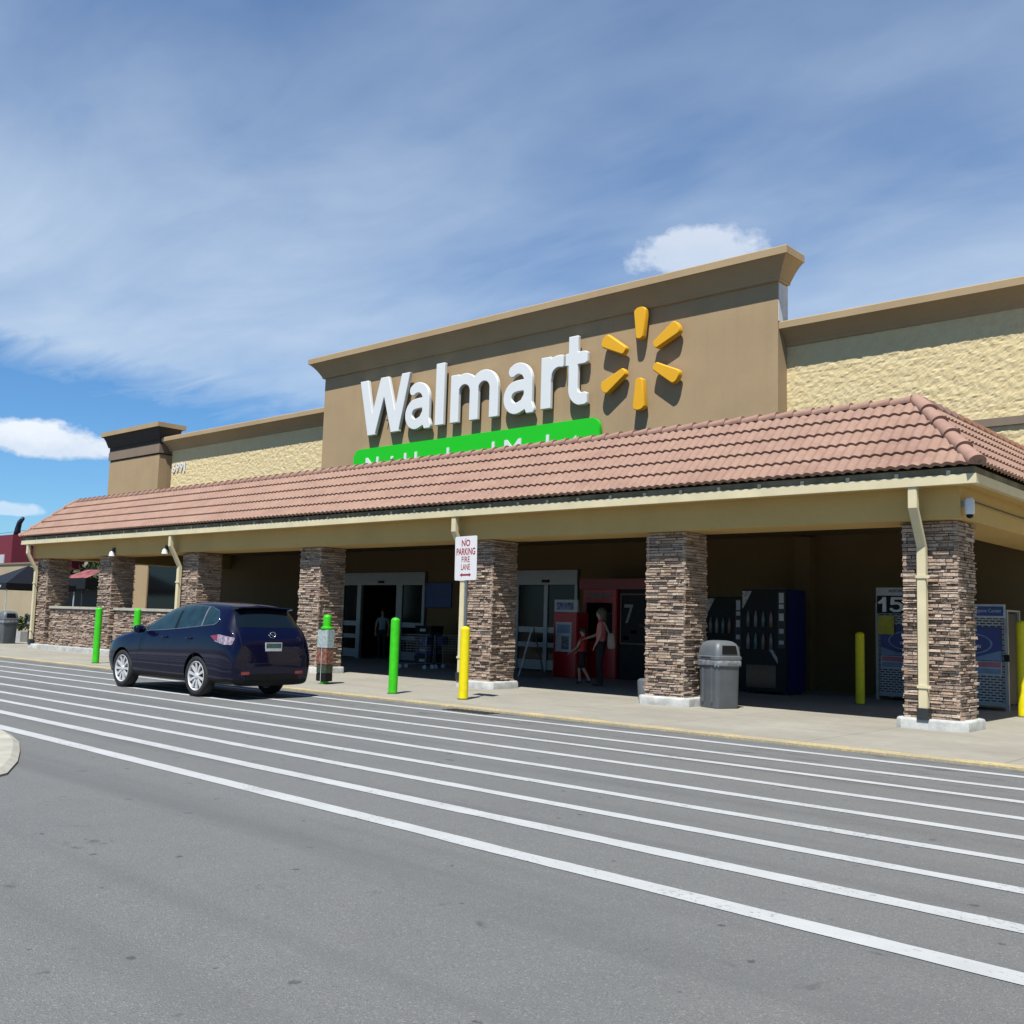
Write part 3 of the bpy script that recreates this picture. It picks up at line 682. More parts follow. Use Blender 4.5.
for k in range(6):
    a = radians(90 + 60 * k); dx, dz = cos(a), sin(a); ri, ro, wi, wo = .48, 1.49, .125, .20
    def outl(sh):
        P = []
        for (rc, w_, a0) in ((ro - wo, wo - sh, -90), (ri + wi, wi - sh, 90)):
            for i in range(11):
                th = radians(a0 + 18 * i); u = rc + (w_ * cos(th) if a0 == -90 else w_ * cos(th)); v = w_ * sin(th)
                if abs(u - rc) > .0:  u = rc + (u - rc) * .62
                P.append((u, v))
        return P
    rs = []
    for sh, y in ((0, .28 - .30), (0, -.20 - .03), (.014, -.265), (.03, -.28)):
        rs.append([(u * dx - v * dz, y, u * dz + v * dx) for u, v in outl(sh)])
    rs[0] = [(p[0], -.12, p[2]) for p in rs[0]]
    mb = MB(); mb.rings(rs); ry = mb.build('ray', m_amber, sp_, smooth='auto')
    s_ = MB(); c = ((ri + ro) / 2 * dx, (ri + ro) / 2 * dz); s_.box(c[0] - .02, c[0] + .02, -.12, 0, c[1] - .02, c[1] + .02); s_.build('standoff', m_steel, ry)
bn = thing('green_banner_sign', 'rounded green sign board under the store name, half hidden by the roof', 'sign', (-22, 22.3, 6))
mb = MB(); R_ = .30; P = []
for cx, cz, a0 in ((-16.72 - R_, 7.09 - R_, 0), (-27.24 + R_, 7.09 - R_, 90), (-27.24 + R_, 5.75 + R_, 180), (-16.72 - R_, 5.75 + R_, 270)):
    for i in range(7): th = radians(a0 + 15 * i); P.append((cx + R_ * cos(th), cz + R_ * sin(th)))
mb.prism(P, 'y', 22.14, 22.26); pan = bp(mb, 'panel', m_grnsign, bn, bevel=.012)
bp(text_mb('Neighborhood Market', -26.55, -17.35, 5.95, 6.76, 22.11, .028, offset=.006), 'lettering', m_wht, bn)
nb = thing('house_number', 'white street number digits on the yellow block wall by the tower', 'sign', (-39.8, 22.72, 7.35))
for i, ch in enumerate('6991'):
    x0 = -40.15 + i * .30; text_mb(ch, x0, x0 + (.21 if ch != '1' else .10), 7.36, 7.76, 22.725, .02, offset=.018).build('digit', m_wht, nb, world=True)

# ------------------------------------------------------------------ bollards
GRP = 'bollards along the store front'
def bollard(x, y, mat, lab, h=1.42, tilt=0, r=.085):
    t = thing('bollard', lab, 'bollard', (x, y, .02), group=GRP)
    mb = MB(); prof = [(r * 1.01, 0), (r * 1.01, .03), (r, .035), (r, h - r * .75)]
    for i in range(1, 7): a = pi / 2 * i / 6; prof.append((max(r * cos(a), .004), h - r * .75 + r * .75 * sin(a)))
    mb.lathe(0, 0, prof, 28); mb.build('sleeve', mat, t, smooth=True)
    mb = MB(); mb.lathe(0, 0, [(r * 1.25, 0), (r * 1.25, .012), (r * 1.02, .014)], 24); mb.build('collar', M('dark_sealant', (.10, .13, .06), .8), t)
    t.rotation_euler = (0, radians(tilt), 0); return t
bollard(-26.13, 12.95, m_green, 'green bollard left of the parked car', 1.46)
bollard(-24.10, 12.95, m_green, 'green bollard half hidden behind the bonnet of the parked car', 1.46)
bollard(-14.53, 13.0, m_green, 'plain green bollard before the open store entrance', 1.42)
bollard(-12.93, 13.25, m_yellow, 'yellow bollard holding the no parking sign post', 1.30)
bollard(-8.33, 19.6, m_yellow, 'yellow bollard in the shade before the left gas cylinder cage', 1.40)
bollard(-5.37, 19.55, m_yellow, 'yellow bollard at the right edge beside the right gas cylinder cage', 1.68)
bd = bollard(-17.22, 13.5, m_green, 'green bollard behind the car wrapped in a printed advert sleeve', 1.44)
mb = MB(); mb.lathe(0, 0, [(.105, 1.12), (.125, 1.14), (.125, 1.17), (.09, 1.19)], 20); mb.build('collar', m_green, bd)
# triangular advert sleeve: white upper print, pictures, black foot
def sleeve(z0, z1, mat, nm, e=0):
    q = MB(); a = .17 + e; q.rings([[(-a, -.10 - e, z), (a, -.10 - e, z), (a * .8, .10 + e, z), (-a * .8, .10 + e, z)] for z in (z0, z1)]); q.build(nm, mat, bd, bevel=.01)
sleeve(.06, .22, m_black, 'advert_foot'); sleeve(.222, .40, M('dark_green_print', (.05, .08, .04), .6, var=.4, vs=20), 'advert_print')
sleeve(.402, .74, M('food_photo_print', (.30, .12, .08), .6, var=.9, vs=14), 'advert_print'); sleeve(.742, 1.12, M('pale_print', (.50, .62, .62), .6, var=.25, vs=22), 'advert_print', .004)
mb = MB(); mb.box(-.006, .006, -.112, -.106, .06, 1.12); mb.build('zip_strip', m_paper, bd)
# no parking sign
sn = thing('no_parking_sign', 'white no parking fire lane sign on a steel post above the yellow bollard', 'sign', (-12.93, 13.25, 1.2))
sn.rotation_euler = (0, radians(-1.0), 0)
mb = MB(); mb.box(-.025, .025, -.018, .018, .0, 1.72); mb.build('post', m_steel, sn)
mb = MB(); P = []; w_, h_, R_ = .275, .40, .03
for cx, cz, a0 in ((w_ - R_, h_ - R_, 0), (-w_ + R_, h_ - R_, 90), (-w_ + R_, -h_ + R_, 180), (w_ - R_, -h_ + R_, 270)):
    for i in range(4): th = radians(a0 + 30 * i); P.append((cx + R_ * cos(th), 1.345 + cz + R_ * sin(th)))
mb.prism(P, 'y', -.026, -.020); pl_ = mb.build('plate', M('white_sign_plate', (.95, .93, .94), .4, var=.03), sn)
for s_, z0, z1, hw in (('NO', 1.565, 1.68, .105), ('PARKING', 1.405, 1.53, .235), ('FIRE', 1.275, 1.375, .10), ('LANE', 1.135, 1.24, .11)):
    text_mb(s_, -hw, hw, z0, z1, -.030, .0035, offset=.01 if s_ in ('NO', 'PARKING') else -.004).build('lettering', m_redp, pl_)
mb = MB(); mb.prism([(-.14, 1.045), (-.09, 1.012), (-.09, 1.03), (.09, 1.03), (.09, 1.012), (.14, 1.045), (.09, 1.078), (.09, 1.06), (-.09, 1.06), (-.09, 1.078)], 'y', -.030, -.0265); mb.build('arrow', m_redp, pl_)
for z in (1.02, 1.67):
    q = MB(); q.prism([(.008 * cos(i), z + .03 + .008 * sin(i)) for i in range(6)], 'y', -.034, -.0265); q.build('bolt', m_steel, pl_)

# ------------------------------------------------------------------ bins
def rrect(hx, hy, r, z, n_=5, cx=0, cy=0):
    P = []
    for sx_, sy_, a0 in ((1, 1, 0), (-1, 1, 90), (-1, -1, 180), (1, -1, 270)):
        for i in range(n_): th = radians(a0 + 90 * i / (n_ - 1)); P.append((cx + sx_ * (hx - r) + r * cos(th), cy + sy_ * (hy - r) + r * sin(th), z))
    return P
def trash(x, y, lab, mat, s=1.0, rz=0):
    t = thing('trash_can', lab, 'trash can', (x, y, .02), rz, 'grey dome-top trash cans')
    hx, hy = .285 * s, .27 * s
    mb = MB(); mb.rings([rrect(hx * .86, hy * .86, .05, 0), rrect(hx * .9, hy * .9, .06, .03), rrect(hx * .97, hy * .97, .07, .80 * s), rrect(hx, hy, .07, .84 * s)]); mb.build('body', mat, t, smooth='auto')
    for sg_ in (-1, 1):
        q = MB(); q.box(sg_ * hx * .45 - .02, sg_ * hx * .45 + .02, -hy * .97 - .006, -hy * .85, .1, .72 * s); q.build('rib', mat, t, bevel=.004)
    # loose liner bag folded over the rim
    rs = []
    for k, (e, z) in enumerate(((1.05, .735), (1.075, .78), (1.07, .83), (1.02, .86))):
        R0 = rrect(hx * e, hy * e, .08, z * s, 9)
        rs.append([(p[0] * (1 + .012 * sin(i * 2.3 + k)), p[1] * (1 + .012 * cos(i * 3.1)), p[2] + .02 * sin(i * 1.7 + k) * (k < 2)) for i, p in enumerate(R0)])
    q = MB(); q.rings(rs, cap=False); q.build('liner_bag', M('clear_grey_bag', (.32, .34, .36), .25, var=.3, vs=12), t, smooth=True)
    mb = MB(); rs = [rrect(hx * 1.09, hy * 1.09, .08, .85 * s, 7), rrect(hx * 1.09, hy * 1.09, .08, .90 * s, 7)]
    rs += [rrect(hx * e, hy * e, .08 * 1, z * s, 7) for e, z in ((1.02, .91), (1.0, .98), (.95, 1.06), (.84, 1.125), (.66, 1.165), (.4, 1.18))]
    mb.rings(rs); lid = mb.build('lid', mat, t, smooth='auto')
    for sg_ in (1, -1):      # dark flap openings on both ends
        q = MB(); q.add([(sg_ * hx * 1.05, -hy * .62, .95 * s), (sg_ * hx * 1.05, hy * .62, .95 * s), (sg_ * hx * .97, hy * .55, 1.09 * s), (sg_ * hx * .97, -hy * .55, 1.09 * s),
                         (sg_ * hx * .93, -hy * .5, .955 * s), (sg_ * hx * .93, hy * .5, .955 * s), (sg_ * hx * .82, hy * .45, 1.10 * s), (sg_ * hx * .82, -hy * .45, 1.10 * s)],
                        [(0, 1, 2, 3), (4, 7, 6, 5), (0, 4, 5, 1), (1, 5, 6, 2), (2, 6, 7, 3), (3, 7, 4, 0)]); q.build('flap', m_black, lid)
    q = MB(); q.box(-hx * .5, hx * .5, -hy * 1.10, -hy * 1.0, .865 * s, .89 * s); q.build('latch', m_dgrey, lid)
    return t
trash(-9.42, 16.12, 'grey dome-top trash can beside the stone column left of the vending machines', m_grey, 1.0, radians(-22))
trash(-40.55, 16.5, 'grey dome-top trash can at the left edge beyond the canopy', m_grey, 1.05)
trash(-39.75, 17.3, 'darker trash can just behind the one at the left edge', m_dgrey, 1.02)
mb = MB(); mb.lathe(0, 0, [(.13, 0), (.15, .02), (.17, .34), (.165, .37), (.12, .40), (.04, .41)], 20)
o = mb.build('bucket', m_grey, smooth='auto'); o.location = (-11.12, 16.35, .02); tag(o, 'small grey lidded bucket tucked behind the third stone column', 'bucket')

# ------------------------------------------------------------------ vending machines and kiosks
def vending(x, y, w_, h_, d_, lab, side, rows, big=True):
    t = thing('vending_machine', lab, 'vending machine', (x, y, .02))
    mb = MB(); mb.box(0, w_, .04, d_, .06, h_); mb.build('cabinet', side, t, bevel=.015)
    mb = MB(); mb.box(.01, w_ - .01, 0, .038, .06, h_ - .01); f = mb.build('front_panel', m_black, t, bevel=.01)
    mb = MB()
    for a in (.06, w_ - .16): mb.box(a, a + .1, .1, .2, 0, .058); mb.box(a, a + .1, d_ - .2, d_ - .1, 0, .058)
    mb.build('foot', m_dgrey, t)
    mb = MB(); mb.add([(.03, -.004, h_ - .04), (.26, -.004, h_ - .04), (.05, -.004, h_ - .42), (.03, -.004, h_ - .42)], [(0, 3, 2, 1)]); mb.build('corner_graphic', M('dim_white_print', (.5, .5, .5), .6, var=.4, vs=14), f)
    mb = MB(); mb.add([(w_ * .62, -.004, .95), (w_ * .80, -.004, .66), (w_ * .80, -.004, .78), (w_ * .68, -.004, .98)], [(0, 3, 2, 1)]); mb.build('lower_graphic', M('dim_white_print', (.5, .5, .5)), f)
    mb = MB(); mb.box(w_ * .12, w_ * .76, -.003, -.001, .14, .62); mb.build('delivery_flap', M('smoked_plastic', (.02, .022, .03), .2), f)
    for r_ in range(rows):
        for c in range(4):
            q = MB(); cx = w_ * .17 + c * w_ * .165; z = h_ - .83 - r_ * .48
            q.lathe(cx, -.02, [(.006, z), (.040, z + .01), (.042, z + .20), (.038, z + .25), (.014, z + .33), (.014, z + .36), (.004, z + .362)], 12)
            q.build('bottle', M('dim_bottle_%d' % ((c + r_) % 4), [(.18, .18, .20), (.25, .26, .28), (.10, .20, .22), (.22, .16, .14)][(c + r_) % 4], .3), t, smooth=True)
    mb = MB(); mb.box(w_ * .80, w_ * .96, -.006, -.001, 1.0 if big else .9, h_ - .05); cp = mb.build('coin_panel', m_dgrey, f)
    for k, (a, b) in enumerate(((h_ - .30, h_ - .08), (h_ - .42, h_ - .33), (h_ - .68, h_ - .52), (h_ - .95, h_ - .85), (h_ - 1.18, h_ - 1.1))):
        q = MB(); q.box(w_ * .83, w_ * .93, -.012, -.007, a, b); q.build('notice', m_paper if k < 3 else m_steel, cp)
    return t
vending(-11.32, 20.3, 1.10, 2.26, .88, 'tall black bottle vending machine with a dark blue side', m_navyv, 2)
vending(-12.42, 20.6, .98, 2.10, .85, 'shorter black vending machine left of the tall bottle machine', m_black, 1, False)
# red photo/film box
t = thing('rental_kiosk', 'slim red kiosk with white poster and header beside the right door', 'kiosk', (-16.7, 20.8, .02))
mb = MB(); mb.box(-.39, .39, 0, .5, 0, 1.68); b_ = mb.build('cabinet', m_red, t, bevel=.02)
mb = MB(); mb.box(-.38, .38, .02, .10, 1.685, 2.0); hd = mb.build('header', m_paper, t)
mb = MB(); mb.box(-.30, .26, .012, .018, 1.74, 1.93); mb.build('print', M('blotchy_blue_print', (.16, .22, .42), .5, var=.95, vs=9), hd)
mb = MB(); mb.box(-.30, .22, -.006, -.001, .66, 1.42); ps = mb.build('poster', m_paper, t)
mb = MB(); mb.box(-.26, .18, -.010, -.007, 1.14, 1.36); mb.build('print', m_lblue, ps)
mb = MB(); mb.box(-.10, .14, -.010, -.007, .72, 1.06); mb.build('print', M('grey_print', (.2, .22, .24), .6, var=.6, vs=20), ps)
t = thing('movie_kiosk', 'large dark red movie rental kiosk behind the woman in coral', 'kiosk', (-16.2, 21.6, .02))
mb = MB(); mb.box(-.55, .55, .0, .8, 0, 2.3); mb.build('cabinet', m_red, t, bevel=.02)
mb = MB(); mb.box(-.66, 1.55, -.04, .8, 2.305, 2.58); hd = mb.build('header', M('dark_red_enamel', (.26, .008, .016), .4), t, bevel=.01)
mb = MB(); mb.box(-.40, .40, -.008, -.001, 2.07, 2.21); mb.build('print', M('faint_pale_print', (.22, .12, .12), .5, var=.9, vs=24), t)
mb = MB(); mb.box(-.42, .42, -.008, -.001, .95, 1.95); mb.build('screen', m_glass, t)
mb = MB(); mb.box(.57, 1.55, .1, .8, 0, 2.3); cb2 = mb.build('side_cabinet', m_black, t, bevel=.01)
mb = MB(); mb.box(.62, 1.50, .085, .098, .9, 2.2); mb.box(.66, 1.46, .080, .084, .94, 2.16); 
fr = MB()
for a, b, c, d in ((.62, 1.5, 2.16, 2.2), (.62, 1.5, .9, .94), (.62, .66, .942, 2.158), (1.46, 1.5, .942, 2.158)): fr.box(a, b, .07, .098, c, d)
fr.build('display_frame', M('red_grey_trim', (.18, .08, .08), .5), cb2)
q = MB(); q.add([(.74, .085, 1.92), (1.02, .085, 1.92), (.86, .085, 1.45), (.78, .085, 1.45), (.92, .085, 1.84), (.74, .085, 1.84)], [(0, 5, 4, 3, 2, 1)]); q.build('symbol', M('dim_grey_symbol', (.36, .37, .38), .6), cb2)
for k in range(5):
    q = MB(); z = 1.02 + .16 * (k % 3); xx = .72 + .25 * (k % 3); q.box(xx, xx + .15, .07, .098, z, z + .08); q.build('button_panel', m_dgrey, cb2)
# a-frame board
t = thing('sandwich_board', 'leaning white edged sandwich board in front of the right door', 'sign board', (-17.3, 20.2, .02), radians(42))
for sg_ in (-1, 1):
    q = MB(); q.add([(sg_ * .02, -.3, 1.25), (sg_ * .02, .3, 1.25), (sg_ * .34, .3, 0), (sg_ * .34, -.3, 0), (sg_ * .02 + .025, -.3, 1.25), (sg_ * .02 + .025, .3, 1.25), (sg_ * .34 + .025, .3, 0), (sg_ * .34 + .025, -.3, 0)],
                    [(0, 1, 2, 3), (4, 7, 6, 5), (0, 4, 5, 1), (1, 5, 6, 2), (2, 6, 7, 3), (3, 7, 4, 0)]); q.build('board', m_paper if sg_ < 0 else m_dgrey, t)
# propane cages
m_cage = mesh_panel(); m_post = M('cage_frame_grey', (.42, .43, .40), .5)
m_print = M('broken_white_print', (.60, .62, .66), .5, var=.6, vs=26)
def cage(x, y, w_, h_, lab, header_h, left=False):
    t = thing('gas_cylinder_cage', lab, 'gas cage', (x, y, .02), group='gas cylinder exchange cages')
    mb = MB(); mb.box(.05, w_ - .05, .05, .06, .12, h_ - .04); mb.build('mesh_door', m_cage, t)
    for a in (w_ - .05, .045): mb = MB(); mb.box(a, a + .005, .06, .8, .12, h_ - .04); mb.build('side_mesh', m_dgrey, t)
    mb = MB(); mb.box(.06, w_ - .06, .45, .8, .1, h_ - .05); mb.build('back_panel', m_black, t)
    for a in (0, w_ - .06):
        q = MB(); q.box(a, a + .06, 0, .06, 0, h_); q.build('post', m_post, t); q = MB(); q.box(a, a + .06, .76, .82, 0, h_); q.build('post', m_post, t)
    for bb in ((.062, w_ - .062, .0, .05, h_ - .06, h_), (.062, w_ - .062, .0, .05, .08, .14)): mb = MB(); mb.box(*bb); mb.build('rail', m_post, t)
    mb = MB(); mb.box(0, w_, 0, .82, h_ + .002, h_ + .03); mb.build('top', m_post, t)
    pw = w_ - .22
    mb = MB(); mb.box(.10, .10 + pw, .030, .042, .92, 1.56); p = mb.build('poster', m_dblue, t)
    # oval emblem with pale rim and streak
    def oval(a, b, y_, mat, nm, cx=.1 + pw / 2, cz=1.24):
        q = MB(); q.prism([(cx + a * cos(i * pi / 16), cz + b * sin(i * pi / 16)) for i in range(32)], 'y', y_, y_ + .003); return q.build(nm, mat, p)
    oval(pw * .36, .20, .025, m_lblue, 'emblem_rim'); oval(pw * .33, .175, .021, m_dblue, 'emblem_field')
    q = MB(); q.prism([(.1, .93), (.1 + pw, .93), (.1 + pw, 1.12), (.1 + pw * .6, .99), (.1 + pw * .3, .99), (.1, 1.10)], 'y', .026, .029); q.build('streak', m_lblue, p)
    q = MB(); q.box(.1 + pw * .40, .1 + pw * .58, .016, .020, 1.27, 1.33); q.build('print', m_print, p)
    q = MB(); q.box(.1 + pw * .36, .1 + pw * .68, .016, .020, 1.16, 1.22); q.build('print', m_print, p)
    mb = MB(); mb.box(.10, .10 + pw, .030, .042, .66, .915); p2 = mb.build('price_panel', m_paper, t)
    q = MB(); q.box(.12, .08 + pw, .024, .029, .80, .90); q.build('print', m_pink, p2); q = MB(); q.box(.12, .08 + pw, .024, .029, .68, .78); q.build('print', m_lblue, p2)
    mb = MB(); mb.box(.03, w_ - .03, -.03, -.004, h_ - header_h * .5, h_ + header_h * .5); hd = mb.build('header', m_paper, t)
    return t, hd, w_, h_
t, hd, w_, h_ = cage(-8.75, 21.4, 1.35, 1.98, 'left gas cylinder cage with a large 15 on its header', .2, True)
mb = MB(); mb.box(.03, w_ - .03, -.03, -.004, 2.082, 2.34); mb.build('header', m_paper, t)
mb = MB(); mb.box(.30, .95, -.036, -.031, 2.24, 2.30); mb.build('print', M('grey_print_line', (.3, .32, .32), .5, var=.9, vs=30), t)
mb = MB(); mb.box(.05, w_ - .05, -.035, -.0305, 1.80, 2.17); mb.build('price_field', m_black, t)
for stk, xa, xb in (([[(0, .62), (.2, .86), (.2, -.2)], [(.2, .86), (.2, 1.2)]], .07, .25), ([[(.5, .92), (.08, .92), (.05, .55), (.18, .60)] + arc(.24, .33, .26, .27, 75, -150)], .32, .62)):
    stroke_mesh([[q for q in st] for st in stk] if xa < .1 else [stk[0]], .085, xa, xb, 1.83, 2.14, -.043, .008, .008, 1.0).build('digit', m_wht, t)
mb = MB(); mb.box(.06, .40, -.012, -.004, 1.36, 1.74); mb.build('notice', M('yellow_notice', (.60, .52, .02), .6), t)
t, hd, w_, h_ = cage(-7.26, 20.6, 1.36, 1.86, 'right gas cylinder cage with a small blue header sign', .26)
mb = MB(); mb.box(.06, w_ - .06, -.036, -.0305, h_ - .09, h_ + .09); mb.build('header_field', m_blue, t)
text_mb('Propane Center', .74, 1.27, h_ - .045, h_ + .045, -.042, .004).build('lettering', m_paper, t)
mb = MB(); mb.box(w_ - .07, w_ + .03, -.03, -.005, .92, 1.05); mb.build('lock', m_black, t)
# small poster/price board by the right bollard
t = thing('notice_board', 'small white and dark notice board behind the bollard at the right edge', 'sign', (-5.45, 21.2, .02))
mb = MB(); mb.box(-.03, .03, 0, .05, 0, 1.35); mb.build('post', m_steel, t)
mb = MB(); mb.box(-.2, .5, -.02, -.001, 1.352, 1.85); q_ = mb.build('panel', m_paper, t)
mb = MB(); mb.box(-.16, .46, -.026, -.021, 1.38, 1.58); mb.build('print', m_black, q_)
# blue poster on the store wall and a dim wall sign
t = thing('blue_wall_poster', 'dark blue poster on the wall right of the open entrance', 'poster', (-23.45, 22.75, 2.2))
mb = MB(); mb.box(-.60, .58, .0, .04, -.40, .36); mb.build('panel', m_blue, t)
for a in (-.43, .362): mb = MB(); mb.box(-.62, .60, -.008, .0, a, a + .028); mb.build('frame_rail', m_dgrey, t)

# ------------------------------------------------------------------ shopping carts near the entrance
def make_cart():
    t = thing('shopping_cart', 'first', 'shopping cart', (0, 0, .02), group='shopping carts left by the entrance')
    mb = MB(); 
    for k in range(8):
        z = .45 + .5 * k / 7; e = .19 + .09 * k / 7; mb.tube([(-.40 - e * .4, -e, z), (.42, -e, z), (.42, e, z), (-.40 - e * .4, e, z), (-.40 - e * .4, -e, z)], .006, 5)
    for k in range(9):
        x = -.42 + .84 * k / 8
        for s_ in (-1, 1): mb.tube([(x, s_ * .19, .45), (x, s_ * .28, .95)], .004, 4)
    for k in range(5): y = -.16 + .08 * k; mb.tube([(-.48, y, .45), (.42, y, .45)], .004, 4)
    mb.build('basket', m_steel, t)
    mb = MB(); mb.tube([(-.45, -.2, .12), (.40, -.24, .16), (.42, -.26, .95)], .012, 6); mb.tube([(-.45, .2, .12), (.40, .24, .16), (.42, .26, .95)], .012, 6); mb.build('frame', m_steel, t)
    mb = MB(); mb.tube([(.50, -.26, 1.0), (.50, .26, 1.0)], .018, 8); mb.build('handle', m_blue, t)
    mb = MB(); mb.box(.22, .40, -.2, .2, .68, .90); mb.build('child_seat', m_blue, t, bevel=.02)
    for x, y in ((-.42, -.2), (-.42, .2), (.38, -.24), (.38, .24)):
        q = MB(); q.rings([[(x + r_ * cos(i * pi / 7), y + yy, .065 + r_ * sin(i * pi / 7)) for i in range(14)] for yy, r_ in ((-.015, .05), (-.015, .062), (.015, .062), (.015, .05))]); q.build('wheel', m_paper, t, smooth='auto')
    return t
ct = make_cart()
CL = [(-21.3, 19.9, 20, 'shopping cart nearest the green bollard before the entrance'), (-20.7, 20.7, 200, 'shopping cart in the middle of the three by the entrance wall'), (-19.6, 20.9, 80, 'shopping cart rightmost by the column, in deep shade')]
for i, (x, y, a, lab) in enumerate(CL):
    c = ct if i == 0 else copytree(ct)
    c.location = (x, y, .02); c.rotation_euler = (0, 0, radians(a)); c['label'] = lab
mb = MB()
for i, (x, y, h_) in enumerate(((0, 0, .16), (.02, .45, .16))):
    mb.box(x - .3, x + .3, y - .2, y + .2, .0 + .002, h_)
o = bpy.data.objects
t = thing('crate_stack', 'dark crates of goods stacked by the wall under the blue poster', 'crates', (-22.6, 21.6, .02))
for k in range(4):
    q = MB(); z = k * .30; q.rings([rrect(.34, .24, .03, z + .002), rrect(.37, .27, .03, z + .29)]); q.build('crate', [m_dgrey, m_navyv, m_dgrey, m_black][k], t)
    q2 = MB(); q2.box(-.12, .12, -.272, -.262, z + .12, z + .2); q2.build('tag_plate', m_paper, t)

# ------------------------------------------------------------------ people
def skin_body(name, joints, edges, parent, matf, mats, root='pelvis'):
    me = bpy.data.meshes.new(name); names = list(joints); idx = {k: i for i, k in enumerate(names)}
    me.from_pydata([joints[k][0] for k in names], [(idx[a], idx[b]) for a, b in edges], [])
    o = bpy.data.objects.new(name, me); COL.objects.link(o)
    md = o.modifiers.new('s', 'SKIN'); sm = o.modifiers.new('ss', 'SUBSURF'); sm.levels = 2; sm.render_levels = 2
    if not me.skin_vertices: 
        me.attributes  # skin layer is created with the modifier below
        bm = bmesh.new(); bm.from_mesh(me); bm.verts.layers.skin.verify(); bm.to_mesh(me); bm.free()
    for i, k in enumerate(names):
        r_ = joints[k][1]; sv = me.skin_vertices[0].data[i]; sv.radius = r_ if isinstance(r_, tuple) else (r_, r_); sv.use_root = (k == root)
    em = eval_mesh(o); bpy.data.objects.remove(o)
    o = bpy.data.objects.new(name, em); COL.objects.link(o); o.parent = parent
    em.materials.clear()
    for m in mats: em.materials.append(m)
    rad = lambda k: joints[k][1] if not isinstance(joints[k][1], tuple) else sum(joints[k][1]) / 2
    segs = [(Vector(joints[a][0]), Vector(joints[b][0]), a, b) for a, b in edges]
    for p in em.polygons:
        c = p.center; best = None
        for A, B, a, b in segs:
            ab = B - A; tt = max(0, min(1, (c - A).dot(ab) / max(ab.length_squared, 1e-9))); d = (c - A - ab * tt).length - (rad(a) * (1 - tt) + rad(b) * tt)
            if best is None or d < best[0]: best = (d, a, b, tt)
        p.material_index = matf(best[1], best[2], best[3]); p.use_smooth = True
    return o
def person(label, loc, rz, s, top, bottom, hair, hairlen, pose, shorts=False, girth=1.0):
    t = thing('person', label, 'person', loc, rz)
    J = {}
    def P(k, x, y, z, r): J[k] = ((x * s, y * s, z * s), tuple(q * s * girth for q in r) if isinstance(r, tuple) else r * s * (girth if r > .05 else 1))
    P('pelvis', 0, 0, .95, (.145, .11)); P('waist', 0, 0, 1.08, (.125, .095)); P('chest', 0, -.01, 1.28, (.15, .11)); P('neckb', 0, .01, 1.43, (.07, .065)); P('neck', 0, -.005, 1.49, (.05, .05))
    P('head', 0, -.03, 1.60, (.078, .095)); P('crown', 0, -.01, 1.68, (.068, .085)); P('nose', 0, -.125, 1.585, .012)
    E_ = [('pelvis', 'waist'), ('waist', 'chest'), ('chest', 'neckb'), ('neckb', 'neck'), ('neck', 'head'), ('head', 'crown'), ('head', 'nose')]
    for sd_, sg_ in (('l', 1), ('r', -1)):
        q = pose[sd_]
        P('sh' + sd_, sg_ * .17, 0, 1.385, .055); P('el' + sd_, *q['el'], .040); P('wr' + sd_, *q['wr'], .026)
        w_ = Vector(q['wr']); d = (w_ - Vector(q['el'])).normalized(); pm = w_ + d * .055
        P('pa' + sd_, *pm, (.036, .018))
        E_ += [('chest', 'sh' + sd_), ('sh' + sd_, 'el' + sd_), ('el' + sd_, 'wr' + sd_), ('wr' + sd_, 'pa' + sd_)]
        sidev = d.cross(Vector((0, 0, 1))); sidev = sidev.normalized() if sidev.length > .1 else Vector((0, 1, 0)); curl = d.cross(sidev).normalized() * .018
        for fi, (off, L) in enumerate(((-.028, .068), (-.010, .078), (.009, .072), (.027, .058))):
            a = pm + sidev * off + d * .03; b = a + d * L * .5 + curl * .4; c = a + d * L * .9 + curl * 1.4
            P('f%d' % fi + sd_, *a, .010); P('g%d' % fi + sd_, *b, .009); P('h%d' % fi + sd_, *c, .007)
            E_ += [('pa' + sd_, 'f%d' % fi + sd_), ('f%d' % fi + sd_, 'g%d' % fi + sd_), ('g%d' % fi + sd_, 'h%d' % fi + sd_)]
        a = pm - sidev * .04 - d * .01; P('t0' + sd_, *a, .011); P('t1' + sd_, *(a + d * .035 - sidev * .018), .009); E_ += [('pa' + sd_, 't0' + sd_), ('t0' + sd_, 't1' + sd_)]
        P('hip' + sd_, sg_ * .085, 0, .88, .095); P('kn' + sd_, *q['kn'], .058); P('an' + sd_, *q['an'], .038); 
        an = Vector(q['an']); P('to' + sd_, an.x, an.y - .15, max(an.z - .055, .022), (.034, .022)); P('he' + sd_, an.x, an.y + .04, max(an.z - .05, .03), .03)
        E_ += [('pelvis', 'hip' + sd_), ('hip' + sd_, 'kn' + sd_), ('kn' + sd_, 'an' + sd_), ('an' + sd_, 'to' + sd_), ('an' + sd_, 'he' + sd_)]
    def mf(a, b, tt):
        n2 = {a, b}
        if any(k.startswith(('f', 'g', 'h0', 'h1', 'h2', 'h3', 't0', 't1', 'pa', 'wr')) for k in n2): return 0
        if any(k.startswith('el') for k in n2): return 0 if tt > .3 else 1
        if n2 & {'neck', 'head', 'crown', 'nose'}: return 0
        if any(k.startswith(('to', 'he')) and k not in ('head',) for k in n2): return 3
        if any(k.startswith('an') for k in n2): return 0 if shorts else 2
        if any(k.startswith(('kn', 'hip')) for k in n2): return 2
        if n2 == {'pelvis', 'waist'}: return 2 if tt < .45 else 1
        return 1
    skin_body('body', J, E_, t, mf, [m_skin, top, bottom, m_dgrey])
    mb = MB(); n_ = 18; rs = []
